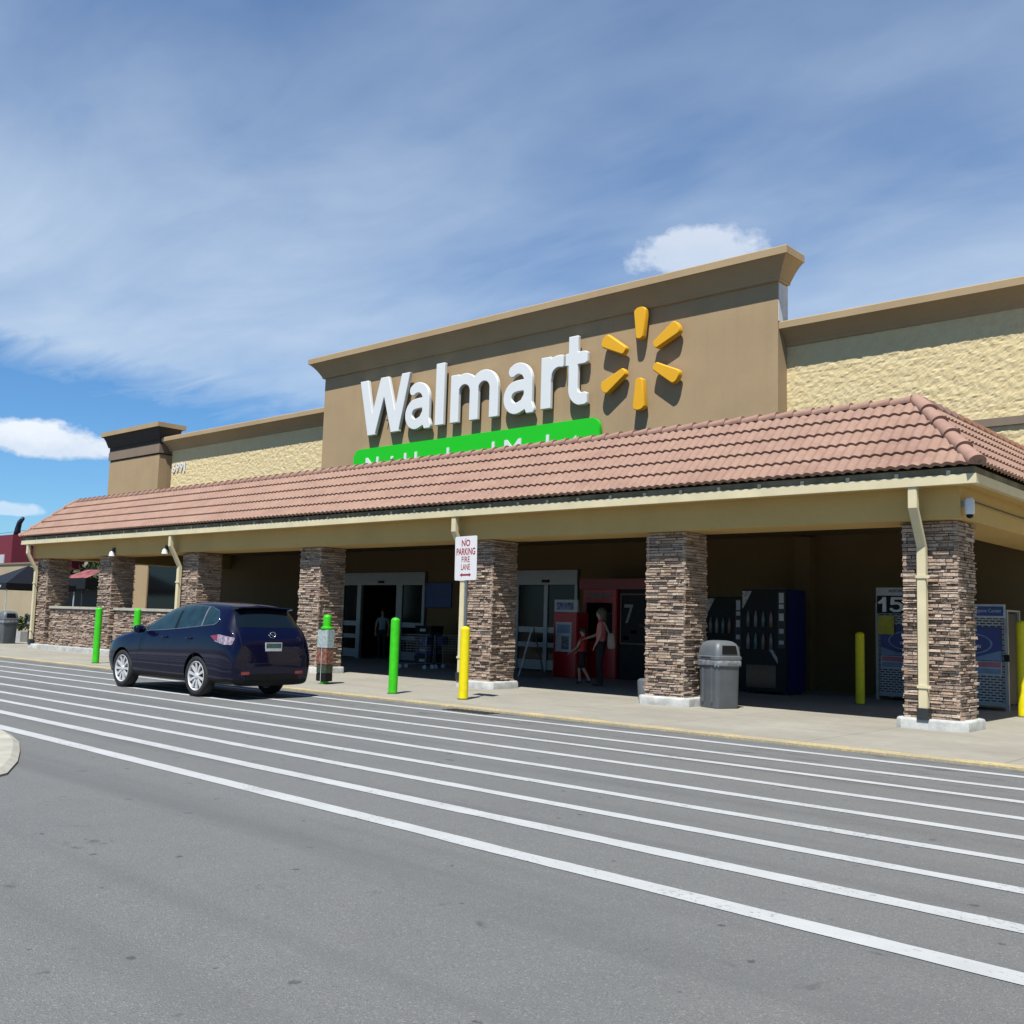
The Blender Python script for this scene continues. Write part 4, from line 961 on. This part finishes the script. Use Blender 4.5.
    for k in range(9):
        a = pi / 2 * (1 - k / 8) if k < 6 else pi / 2 * (1 - k / 8); z = 1.62 + .125 * sin(a); r_ = .105 * cos(a) + .002
        rs.append([(r_ * .88 * cos(2 * pi * i / n_) * s, (r_ * 1.08 * sin(2 * pi * i / n_) + .005) * s, z * s) for i in range(n_)])
    for k in range(1, 6):
        z = 1.62 - hairlen * k / 5; r_ = .105 * (1 - .10 * k / 5)
        rs.append([(r_ * .9 * cos(2 * pi * i / n_) * s, (max(r_ * 1.05 * sin(2 * pi * i / n_), -.055 + .012 * k) + .012) * s, (z + .01 * sin(i * 3)) * s) for i in range(n_)])
    mb.rings(rs); mb.build('hair', hair, t, smooth=True)
    for sg_ in (-1, 1):
        q = MB(); q.lathe(sg_ * .032 * s, -.118 * s, [(.002 * s, 1.600 * s), (.012 * s, 1.606 * s), (.012 * s, 1.612 * s), (.002 * s, 1.618 * s)], 8); q.build('eye', m_black, t)
    q = MB(); q.box(-.022 * s, .022 * s, -.122 * s, -.112 * s, 1.545 * s, 1.552 * s); q.build('mouth', m_coral, t)
    return t
wp = dict(l=dict(el=(.24, .02, 1.13), wr=(.26, -.08, .93), kn=(.09, -.02, .50), an=(.09, .03, .09)), r=dict(el=(-.25, -.12, 1.14), wr=(-.22, -.38, 1.04), kn=(-.09, -.05, .50), an=(-.11, -.05, .09)))
W_ = person('woman in a coral top and black trousers reaching toward the child', (-13.92, 18.65, .02), radians(-62), 1.02, m_coral, m_pants, m_hair, .20, wp, False, 1.2)
bgm = MB(); bgm.rings([rrect(.07, .07, .03, .86, cx=.20, cy=.27), rrect(.10, .09, .04, .92, cx=.20, cy=.27), rrect(.09, .08, .04, 1.14, cx=.20, cy=.26), rrect(.06, .06, .03, 1.20, cx=.20, cy=.25)])
bgm.tube([(.16, .22, 1.17), (.17, .10, 1.44), (.20, .08, 1.44), (.26, .22, 1.17)], .012, 6)
hb = bgm.build('handbag', m_bag, None, smooth='auto'); hb.location = W_.location; hb.rotation_euler = W_.rotation_euler; tag(hb, 'beige shoulder bag hanging at the side of the woman in coral', 'bag')
cp_ = dict(l=dict(el=(.22, -.10, 1.12), wr=(.22, -.30, .98), kn=(.09, .06, .50), an=(.09, .28, .13)), r=dict(el=(-.27, -.10, 1.14), wr=(-.32, -.30, 1.0), kn=(-.09, -.16, .50), an=(-.09, -.12, .09)))
person('child in a red shirt and dark shorts stepping toward the red kiosk', (-14.62, 18.9, .02), radians(-75), .76, m_redshirt, m_pants, m_dhair, .05, cp_, True)
st_ = dict(l=dict(el=(.23, .02, 1.12), wr=(.22, -.1, .92), kn=(.09, -.02, .5), an=(.09, .03, .09)), r=dict(el=(-.23, .02, 1.12), wr=(-.22, -.1, .92), kn=(-.09, -.05, .5), an=(-.09, -.03, .09)))
person('shopper in a pale blue shirt standing inside the open entrance', (-26.35, 23.0, .02), radians(40), .98, m_teal, m_pants, m_dhair, .06, st_)

# ------------------------------------------------------------------ car
CAR = thing('parked_car', 'dark navy five-door SUV parked on the striped lane', 'car', (-17.065, 10.42, 0))
ST_ = [ # x, zbot, w_low, w_mid, w_belt, z_belt, w_top, z_top
    (-2.12, .34, .42, .52, .46, .62, .38, .68), (-2.06, .27, .60, .68, .62, .72, .54, .80), (-1.90, .23, .74, .79, .74, .82, .64, .91), (-1.60, .22, .79, .83, .79, .90, .70, .985),
    (-1.25, .22, .80, .845, .80, .95, .72, 1.05), (-.90, .22, .80, .84, .79, .99, .70, 1.12), (-.66, .22, .80, .84, .79, 1.02, .68, 1.19), (-.35, .22, .80, .84, .79, 1.04, .62, 1.375),
    (0.02, .22, .80, .84, .79, 1.06, .58, 1.54), (.40, .22, .80, .84, .79, 1.08, .575, 1.61), (.85, .22, .80, .84, .79, 1.09, .575, 1.635), (1.30, .23, .80, .845, .80, 1.11, .57, 1.625),
    (1.70, .23, .81, .85, .80, 1.13, .57, 1.60), (1.97, .23, .81, .85, .79, 1.15, .56, 1.56), (2.10, .24, .80, .84, .76, 1.16, .54, 1.37), (2.22, .25, .78, .82, .73, 1.10, .57, 1.20), (2.31, .22, .76, .80, .70, .98, .58, 1.06), (2.36, .24, .73, .78, .68, .72, .58, .84)]
def section(s_):
    x, zb, wl, wm, wb, zs, wt, zt = s_
    zr = zs + (zt - zs) * .86
    half = [(0, zb), (wl * .6, zb), (wl - .03, zb + .01), (wl, zb + .10), (wm, zb + (zs - zb) * .48), (wm * .985, zb + (zs - zb) * .80), (wb, zs), (wb + (wt - wb) * .12, zs + (zt - zs) * .12), (wt + .02, zr), (wt * .78, zt - (zt - zs) * .03), (wt * .4, zt), (0, zt + .005)]
    return [(x, -y, z) for y, z in half] + [(x, y, z) for y, z in half[-2:0:-1]]
def car_hull():
    mb = MB(); mb.rings([section(q) for q in ST_])
    o = mb.build('tmp', m_car); ss = o.modifiers.new('s', 'SUBSURF'); ss.levels = 3; ss.render_levels = 3
    me = eval_mesh(o); bpy.data.objects.remove(o); return me
hull = car_hull()
bvh = BVHTree.FromPolygons([v.co.copy() for v in hull.vertices], [tuple(p.vertices) for p in hull.polygons])
body = bpy.data.objects.new('body', hull); COL.objects.link(body)
AX = (-1.285, 1.285)
cut = MB()
for x in AX: 
    for s_ in (-1, 1):
        cut.rings([[(x + .395 * cos(2 * pi * i / 40), yy, .35 + .395 * sin(2 * pi * i / 40)) for i in range(40)] for yy in (s_ * .56, s_ * 1.2)])
cu = cut.build('cut', m_black)
md = body.modifiers.new('b', 'BOOLEAN'); md.operation = 'DIFFERENCE'; md.object = cu; md.solver = 'EXACT'
me = eval_mesh(body); bpy.data.objects.remove(body); bpy.data.objects.remove(cu)
body = bpy.data.objects.new('body', me); COL.objects.link(body); body.parent = CAR
me.materials.clear(); me.materials.append(m_car); me.materials.append(m_black)
for p in me.polygons:
    p.use_smooth = True; c = p.center
    inarch = any(sqrt((c.x - x) ** 2 + (c.z - .35) ** 2) < .40 and abs(c.y) < .86 for x in AX)
    if c.z < .335 or inarch: p.material_index = 1
try: me.set_sharp_from_angle(angle=radians(50))
except Exception: pass
def project(poly, axis, nm, mat, off=.004, sub=14, parent=body, thick=False, rim=None, rimmat=None, rimr=.007):
    """panel cut to a 2d outline and laid on the car's surface. axis '-y','+y' (poly in x,z) or '+x' (poly in y,z)"""
    dirs = {'-y': (Vector((0, 1, 0)), lambda u, v: Vector((u, -3, v))), '+y': (Vector((0, -1, 0)), lambda u, v: Vector((u, 3, v))), '+x': (Vector((-1, 0, 0)), lambda u, v: Vector((4, u, v))), '-x': (Vector((1, 0, 0)), lambda u, v: Vector((-4, u, v)))}
    d, f = dirs[axis]
    bm = bmesh.new(); vs = [bm.verts.new((u, v, 0)) for u, v in poly]; bm.faces.new(vs)
    us = [p[0] for p in poly]; vv = [p[1] for p in poly]
    for k in range(1, sub):
        for co_, no in (((min(us) + (max(us) - min(us)) * k / sub, 0, 0), (1, 0, 0)), ((0, min(vv) + (max(vv) - min(vv)) * k / sub, 0), (0, 1, 0))):
            bmesh.ops.bisect_plane(bm, geom=bm.verts[:] + bm.edges[:] + bm.faces[:], plane_co=co_, plane_no=no)
    for v in bm.verts:
        hit, no, i_, dist = bvh.ray_cast(f(v.co.x, v.co.y), d)
        v.co = (hit + no * off) if hit else f(v.co.x, v.co.y) + d * 2.2
    m2 = bpy.data.meshes.new(nm); bm.to_mesh(m2); bm.free(); m2.materials.append(mat)
    o = bpy.data.objects.new(nm, m2); COL.objects.link(o); o.parent = parent
    for p in m2.polygons: p.use_smooth = True
    if rim:
        pts = []
        for i in range(len(poly)):
            a, b = Vector(poly[i]), Vector(poly[(i + 1) % len(poly)])
            for k in range(5):
                q = a + (b - a) * k / 5; hit, no, i_, dist = bvh.ray_cast(f(q.x, q.y), d)
                if hit: pts.append(hit + no * .004)
        pts.append(pts[0]); r_ = MB(); r_.tube(pts, rimr, 6); r_.build(rim, rimmat, o, smooth=True)
    return o
def rounded(poly, r_=.03, n_=4):
    out_ = []
    N = len(poly)
    for i in range(N):
        p, a, b = Vector(poly[i]), Vector(poly[i - 1]), Vector(poly[(i + 1) % N])
        da, db = (a - p), (b - p); ra = min(r_, da.length * .45); rb = min(r_, db.length * .45)
        A = p + da.normalized() * ra; B = p + db.normalized() * rb
        for k in range(n_ + 1):
            t_ = k / n_; out_.append(tuple((1 - t_) ** 2 * A + 2 * t_ * (1 - t_) * p + t_ ** 2 * B))
    return out_
m_sglass = M('tinted_side_glass', (.018, .045, .047), .05, var=.3, vs=5, spec=.8)
side_all = rounded([(-.60, 1.065), (-.30, 1.27), (.02, 1.455), (.30, 1.53), (.80, 1.555), (1.30, 1.535), (1.62, 1.465), (1.76, 1.31), (1.70, 1.235), (1.2, 1.19), (.5, 1.13)], .06)
for ax in ('-y', '+y'):
    project(side_all, ax, 'side_glass', m_sglass, .004, 18, rim='window_trim', rimmat=m_chrome, rimr=.0085)
    project([(.44, 1.11), (.52, 1.115), (.46, 1.54), (.40, 1.535)], ax, 'door_pillar', m_black, .007, 4)
    project([(1.28, 1.19), (1.325, 1.195), (1.26, 1.53), (1.22, 1.532)], ax, 'door_pillar', m_rim if False else m_steel, .007, 4)
    for (xa, za, xb, zb_) in ((-.72, .40, -.62, 1.05), (.40, .36, .46, 1.11), (1.18, .62, 1.30, 1.18)):
        project([(xa, za), (xa + .008, za), (xb + .008, zb_), (xb, zb_)], ax, 'door_gap', m_vblack, .0015, 6)
    project([(-.70, .37), (.90, .37), (.90, .378), (-.70, .378)], ax, 'sill_gap', m_vblack, .0015, 10)
    for x in (.20, 1.02):
        sg_ = -1 if ax == '-y' else 1
        hit = bvh.ray_cast(Vector((x, sg_ * 3, .98)), Vector((0, -sg_, 0)))[0]
        q = MB(); q.tube([(x - .09, hit.y + sg_ * .0, .975), (x - .06, hit.y + sg_ * .03, .98), (x + .06, hit.y + sg_ * .03, .985), (x + .09, hit.y + sg_ * .0, .985)], .013, 8); q.build('door_handle', m_car, body, smooth=True)
project(rounded([(-.64, 1.20), (.64, 1.20), (.55, 1.51), (-.55, 1.51)], .05), '+x', 'rear_window', m_glass, .004, 16)
project(rounded([(-.56, 1.10), (.56, 1.10), (.48, 1.50), (-.48, 1.50)], .05), '-x', 'windscreen', m_glass, .004, 16)
# tail lamps wrap the corner: build from side and rear projections
m_lamp = M('clear_tail_lamp', (.42, .33, .40), .12, var=.5, vs=22, coat=.8)
m_lampr = M('red_tail_lamp', (.30, .012, .03), .15, var=.2, coat=.8)
for ax in ('-y', '+y'):
    project(rounded([(1.70, 1.045), (1.86, .955), (2.10, .91), (2.27, .91), (2.265, 1.03), (1.94, 1.075)], .02), ax, 'tail_lamp', m_lamp, .006, 10)
    project(rounded([(1.69, 1.04), (1.82, .98), (1.92, .96), (1.90, 1.07)], .02), ax, 'tail_lamp_red', m_lampr, .009, 6)
for s_ in (-1, 1):
    pass
    project(rounded([(s_ * .46, .42), (s_ * .62, .42), (s_ * .62, .47), (s_ * .46, .47)], .01), '+x', 'reflector', m_lampr, .005, 4)
    q = MB(); q.rings([[(xx, s_ * .48 + .04 * cos(i * pi / 8), .285 + .032 * sin(i * pi / 8)) for i in range(16)] for xx in (2.0, 2.30)]); q.build('exhaust', m_chrome, CAR, smooth='auto')
    # mirror
    q = MB(); rs = []
    for k, (dy, e) in enumerate(((.80, .5), (.84, .9), (.94, 1.0), (1.0, .8), (1.02, .3))):
        rs.append([(-.53 + .075 * e * cos(i * pi / 7), s_ * dy, 1.10 + .075 * e * sin(i * pi / 7)) for i in range(14)])
    q.rings(rs); q.build('wing_mirror', m_car, CAR, smooth=True)
    project(rounded([(s_ * .44, .66), (s_ * .66, .70), (s_ * .72, .62), (s_ * .50, .58)], .02), '-x', 'headlight', m_lamp, .006, 6)
for (z0, z1) in ((.60, .608),):
    project([(-.62, z0), (.62, z0), (.62, z1), (-.62, z1)], '+x', 'bumper_gap', m_vblack, .002, 10)
for s_ in (-1, 1): project([(s_ * .60, .61), (s_ * .608, .61), (s_ * .65, 1.18), (s_ * .642, 1.18)], '+x', 'tailgate_gap', m_vblack, .002, 8)
project([(-.55, .33), (.55, .33), (.50, .43), (-.50, .43)], '+x', 'bumper_insert', m_black, .004, 8)
# spoiler
q = MB(); q.rings([[(1.80, y, 1.585 - .06 * abs(y)), (2.07, y, 1.568 - .05 * abs(y)), (2.09, y, 1.55 - .05 * abs(y)), (2.05, y, 1.535 - .05 * abs(y)), (1.80, y, 1.48)] for y in (-.55, -.4, -.2, 0, .2, .4, .55)]); q.build('spoiler', m_car, body, smooth='auto')
# plate, badge, wiper
hx = bvh.ray_cast(Vector((4, 0, .88)), Vector((-1, 0, 0)))[0].x
pt_ = MB(); pt_.box(hx - .01, hx + .012, -.165, .165, .81, .955); pl_ = pt_.build('licence_plate', m_paper, body)
def rot_x(mb, x): # letters from XZ/-Y plane to face +X
    r_ = MB(); r_.v = [(x - p[1], p[0], p[2]) for p in mb.v]; r_.f = mb.f; r_.m = mb.m; return r_
q = MB(); q.box(hx + .0125, hx + .014, -.15, .15, .865, .94); q.build('plate_print', M('dark_green_plate_print', (.05, .12, .09), .6, var=.9, vs=40), pl_)
hx2 = bvh.ray_cast(Vector((4, 0, 1.08)), Vector((-1, 0, 0)))[0].x
q = MB(); q.tube([(hx2 + .012 - .0 * 0, .062 * cos(i * pi / 12), 1.08 + .05 * sin(i * pi / 12)) for i in range(25)], .009, 6)
q.tube([(hx2 + .012, -.056, 1.096), (hx2 + .015, -.025, 1.09), (hx2 + .016, 0, 1.06), (hx2 + .015, .025, 1.09), (hx2 + .012, .056, 1.096)], .008, 6); q.build('badge', m_chrome, body, smooth=True)
q = MB(); q.tube([(2.16, .0, 1.19), (2.15, .2, 1.215), (2.12, .42, 1.225)], .010, 6); q.build('wiper', m_black, body)
# roof rails / antenna
q = MB(); q.tube([(1.2, 0, 1.60), (1.34, 0, 1.70)], .006, 5); q.build('antenna', m_black, CAR)
def wheel():
    t = bpy.data.objects.new('wheel', None)
    COL.objects.link(t)
    tr = MB(); pr_ = [(.245, -.09), (.27, -.105), (.325, -.10), (.347, -.075), (.35, 0), (.347, .075), (.325, .10), (.27, .105), (.245, .09)]
    N = 40; tr.rings([[(r_ * cos(2 * pi * i / N), y, r_ * sin(2 * pi * i / N)) for i in range(N)] for r_, y in pr_], cap=False); tr.build('tyre', m_tire, t, smooth=True)
    rm = MB(); rm.rings([[(r_ * cos(2 * pi * i / N), y, r_ * sin(2 * pi * i / N)) for i in range(N)] for r_, y in ((.246, -.09), (.252, -.095), (.243, -.10), (.228, -.085), (.222, -.02), (.225, .08), (.246, .088))], cap=False)
    for k in range(10):
        a = 2 * pi * k / 10; c, s2 = cos(a), sin(a)
        def pt(r_, w2, y): return (r_ * c - w2 * s2, y, r_ * s2 + w2 * c)
        rm.rings([[pt(r_, -w2, y0), pt(r_, w2, y0), pt(r_, w2 * .8, y0 + .03), pt(r_, -w2 * .8, y0 + .03)] for r_, w2, y0 in ((.04, .018, -.075), (.13, .020, -.085), (.232, .026, -.09))])
    rm.rings([[(r_ * cos(2 * pi * i / 20), y, r_ * sin(2 * pi * i / 20)) for i in range(20)] for r_, y in ((.055, -.03), (.055, -.08), (.04, -.092), (.01, -.094))])
    rm.build('rim', m_rim, t, smooth='auto')
    bk = MB(); bk.rings([[(r_ * cos(2 * pi * i / 24), y, r_ * sin(2 * pi * i / 24)) for i in range(24)] for r_, y in ((.222, -.02), (.222, .05))]); bk.build('brake_disc', m_vblack, t)
    return t
w0 = wheel()
for i, (x, s_) in enumerate(((AX[0], -1), (AX[1], -1), (AX[0], 1), (AX[1], 1))):
    c = w0 if i == 0 else copytree(w0)
    c.parent = CAR; c.location = (x, s_ * .715, .35); c.rotation_euler = (0, radians(13 * i), 0 if s_ < 0 else pi)
    
# ------------------------------------------------------------------ things beyond the left end
t = thing('maroon_building', 'maroon building with white panels at the left edge of the picture', 'building', (-72, 27, 0))
mb = MB(); mb.box(-10, 5.42, 0, 6, 0, 5.95); mb.build('wall', m_maroon, t)
mb = MB(); mb.box(3.2, 4.45, -.06, -.005, 3.4, 4.7); mb.box(3.2, 5.25, -.05, -.006, 2.95, 3.85); mb.build('sign_panel', m_paper, t)
mb = MB(); mb.box(3.6, 4.9, -.07, -.055, 3.1, 3.3); mb.build('print', m_blue, t)
mb = MB(); mb.box(3.4, 3.7, -.2, -.002, 0, 2.9); mb.build('pilaster', m_paper, t)
mb = MB(); mb.tube([(5.0, .4, 5.9), (5.1, .4, 6.35), (5.3, .4, 6.75), (5.75, .4, 7.0)], .22, 10, .12); mb.build('roof_vent', M('navy_metal', (.01, .015, .04), .5), t, smooth=True)
t = thing('boundary_wall', 'plain beige wall between the maroon building and the canopy', 'wall', (-60, 25, 0))
mb = MB(); mb.box(-7, 3.5, 0, .3, 0, 3.85); mb.build('masonry', m_bwall, t)
mb = MB(); mb.box(-7.05, 3.55, -.06, .36, 3.853, 3.95); mb.build('coping', m_brown, t)
t = thing('black_canopy_tent', 'black pop-up canopy tent beyond the left end of the store', 'tent', (-46.4, 19.6, 0))
mb = MB(); a = 1.5; 
mb.add([(-a, -a, 2.42), (a, -a, 2.42), (a, a, 2.42), (-a, a, 2.42), (0, 0, 3.25)], [(0, 1, 4), (1, 2, 4), (2, 3, 4), (3, 0, 4)])
mb.build('roof', m_black, t)
mb = MB()
for s_ in (-1, 1): mb.box(-a, a, s_ * a - .01, s_ * a + .01, 2.16, 2.42); mb.box(s_ * a - .01, s_ * a + .01, -a + .012, a - .012, 2.16, 2.42)
v_ = mb.build('valance', m_black, t)
mb = MB(); mb.box(.2, 1.0, -a - .02, -a - .012, 2.24, 2.33); mb.build('print', m_paper, v_)
for sx_ in (-1, 1):
    for sy_ in (-1, 1):
        q = MB(); q.box(sx_ * a * .97 - .02, sx_ * a * .97 + .02, sy_ * a * .97 - .02, sy_ * a * .97 + .02, 0.02, 2.2); q.build('leg', m_paper, t)
t = thing('planter', 'white square planter with a leafy shrub beside the left downspout', 'planter', (-42.6, 18.0, .02))
mb = MB(); mb.rings([rrect(.30, .25, .02, 0), rrect(.34, .28, .02, .42)]); mb.build('pot', M('white_pot', (.62, .62, .60), .7), t)
def leaves(mb, c, R3, n_, s_, seed, clump=8):
    rd = random.Random(seed); cs = []
    for _ in range(clump):
        u = Vector((rd.gauss(0, 1), rd.gauss(0, 1), rd.gauss(0, 1))).normalized() * rd.uniform(.35, .85); cs.append((Vector((u.x * R3[0], u.y * R3[1], u.z * R3[2])), rd.uniform(.28, .5)))
    for _ in range(n_):
        cc, rr_ = rd.choice(cs); d = Vector((rd.gauss(0, 1), rd.gauss(0, 1), rd.gauss(0, 1))).normalized() * rr_ * rd.uniform(.5, 1.05)
        p = Vector(c) + cc + Vector((d.x * R3[0], d.y * R3[1], d.z * R3[2]))
        a = Vector((rd.gauss(0, 1), rd.gauss(0, 1), rd.gauss(0, .7))).normalized(); b = a.cross(Vector((rd.gauss(0, 1), rd.gauss(0, 1), rd.gauss(0, 1)))).normalized(); k = s_ * rd.uniform(.6, 1.3)
        mb.add([p - a * k, p + b * k * .45, p + a * k, p - b * k * .45], [(0, 1, 2, 3)])
mb = MB(); leaves(mb, (0, 0, .85), (.30, .30, .50), 420, .07, 3); mb.build('foliage', m_leaf, t)
def tree(x, y, h, R, lab, seed, leafn=2600, ls=.28):
    t = thing('tree', lab, 'tree', (x, y, 0), group='trees beyond the far end of the store')
    rd = random.Random(seed); mb = MB(); mb.tube([(0, 0, 0), (.1, .05, h * .25), (-.05, .1, h * .5), (.1, 0, h * .8)], .26, 10, .07)
    for k in range(7):
        a = rd.uniform(0, 2 * pi); z = h * rd.uniform(.35, .65); mb.tube([(0, 0, z), (cos(a) * R * .4, sin(a) * R * .4, z + h * .12), (cos(a) * R * .75, sin(a) * R * .75, z + h * .2)], .09, 7, .02)
    mb.build('trunk', m_bark, t, smooth=True)
    q = MB(); leaves(q, (0, 0, h * .66), (R, R, h * .36), leafn, ls, seed, 16); q.build('crown', m_leaf, t)
for i, (x, y, h, R, lab) in enumerate(((-66, 33, 6.4, 3.4, 'leafy tree seen between the first two stone columns, left one'), (-58, 34, 6.0, 3.0, 'leafy tree seen between the first two stone columns, right one'),
                                       (-80, 44, 7.0, 3.8, 'distant leafy tree behind the maroon building'))):
    tree(x, y, h, R, lab, 20 + i)
t = thing('red_awning', 'small red and white awning seen between the first two stone columns', 'awning', (-50.6, 24.2, .02))
mb = MB(); mb.add([(-1.35, -.9, 2.75), (1.35, -.9, 2.75), (1.1, .6, 3.4), (-1.1, .6, 3.4), (-1.35, -.9, 2.6), (1.35, -.9, 2.6)], [(0, 1, 2, 3), (4, 5, 1, 0)]); mb.build('cloth', M('red_white_cloth', (.28, .07, .07), .7, var=.9, vs=2.2), t)
for sx_ in (-1.1, 1.1): q = MB(); q.box(sx_ - .03, sx_ + .03, .5, .56, 0, 3.38); q.build('leg', m_dgrey, t)
t = thing('dark_market_stall', 'dark stall counter under the red awning beyond the low stone wall', 'stall', (-50.6, 23.1, .02))
mb = MB(); mb.box(-2.4, 2.4, 0, 1.2, 2.35, 2.88); mb.build('canopy', m_black, t)
mb = MB(); mb.box(-1.9, 1.9, .1, 1.1, 0, .9); mb.build('counter', m_dgrey, t)
for sx_ in (-1.9, 1.9): q = MB(); q.box(sx_ - .03, sx_ + .03, .1, .16, .9, 2.35); q.build('post', m_dgrey, t)
mb = MB(); mb.box(-2.35, 2.35, 1.12, 1.18, .02, 2.34); mb.build('back_cloth', m_black, t)
mb = MB(); mb.tube([(-.9, 0, 1.0), (-.7, 0, 1.55), (-.2, 0, 1.7), (.35, 0, 1.55), (.55, 0, 1.0)], .05, 8); mb.build('arch_frame', m_paper, t)
for i, (x, y, lab) in enumerate(((-60.5, 28.2, 'dense green hedge bush seen past the first stone column, left one'), (-56.6, 28.6, 'dense green hedge bush seen past the first stone column, middle one'), (-52.6, 28.2, 'dense green hedge bush seen past the first stone column, right one'))):
    t = thing('hedge_bush', lab, 'bush', (x, y, .02), group='hedge bushes beyond the stall')
    mb = MB()
    for k in range(5): mb.tube([(.3 * cos(k * 1.3), .3 * sin(k * 1.3), 0), (1.0 * cos(k * 1.3), .7 * sin(k * 1.3), 1.6), (1.5 * cos(k * 1.3 + .3), 1.0 * sin(k * 1.3), 3.0)], .06, 6, .02)
    mb.build('stem', m_bark, t); mb = MB(); leaves(mb, (0, 0, 2.1), (2.2, 1.4, 2.0), 2600, .20, 40 + i, 22); mb.build('foliage', m_leaf, t)
# hanging wires and a pole far left
for k, (z0, z1) in enumerate(((8.2, 7.9), (7.7, 7.6))):
    mb = MB(); pts = []
    for i in range(25):
        u = i / 24; pts.append((-110 + 90 * u, 40 - 12 * u, z0 + (z1 - z0) * u - 1.2 * 4 * u * (1 - u) * .25))
    mb.tube(pts, .018, 5); o = mb.build('power_cable', m_dgrey, loc=(-110, 40, z0)); tag(o, ['upper thin power cable crossing the sky at the far left', 'lower thin power cable crossing the sky at the far left'][k], 'cable')

# keep every surface at a plausible real reflectance for the exposure used
def dim(m, K=.56):
    for nd in m.node_tree.nodes:
        if nd.type == 'MIX' and nd.data_type == 'RGBA':
            for i in (6, 7):
                if not nd.inputs[i].is_linked: c = nd.inputs[i].default_value; nd.inputs[i].default_value = (c[0] * K, c[1] * K, c[2] * K, 1)
        elif nd.type == 'VALTORGB':
            for e in nd.color_ramp.elements: c = e.color; e.color = (c[0] * K, c[1] * K, c[2] * K, 1)
        elif nd.type == 'TEX_BRICK':
            for i in (1, 2, 3): c = nd.inputs[i].default_value; nd.inputs[i].default_value = (c[0] * K, c[1] * K, c[2] * K, 1)
for m in bpy.data.materials: dim(m)
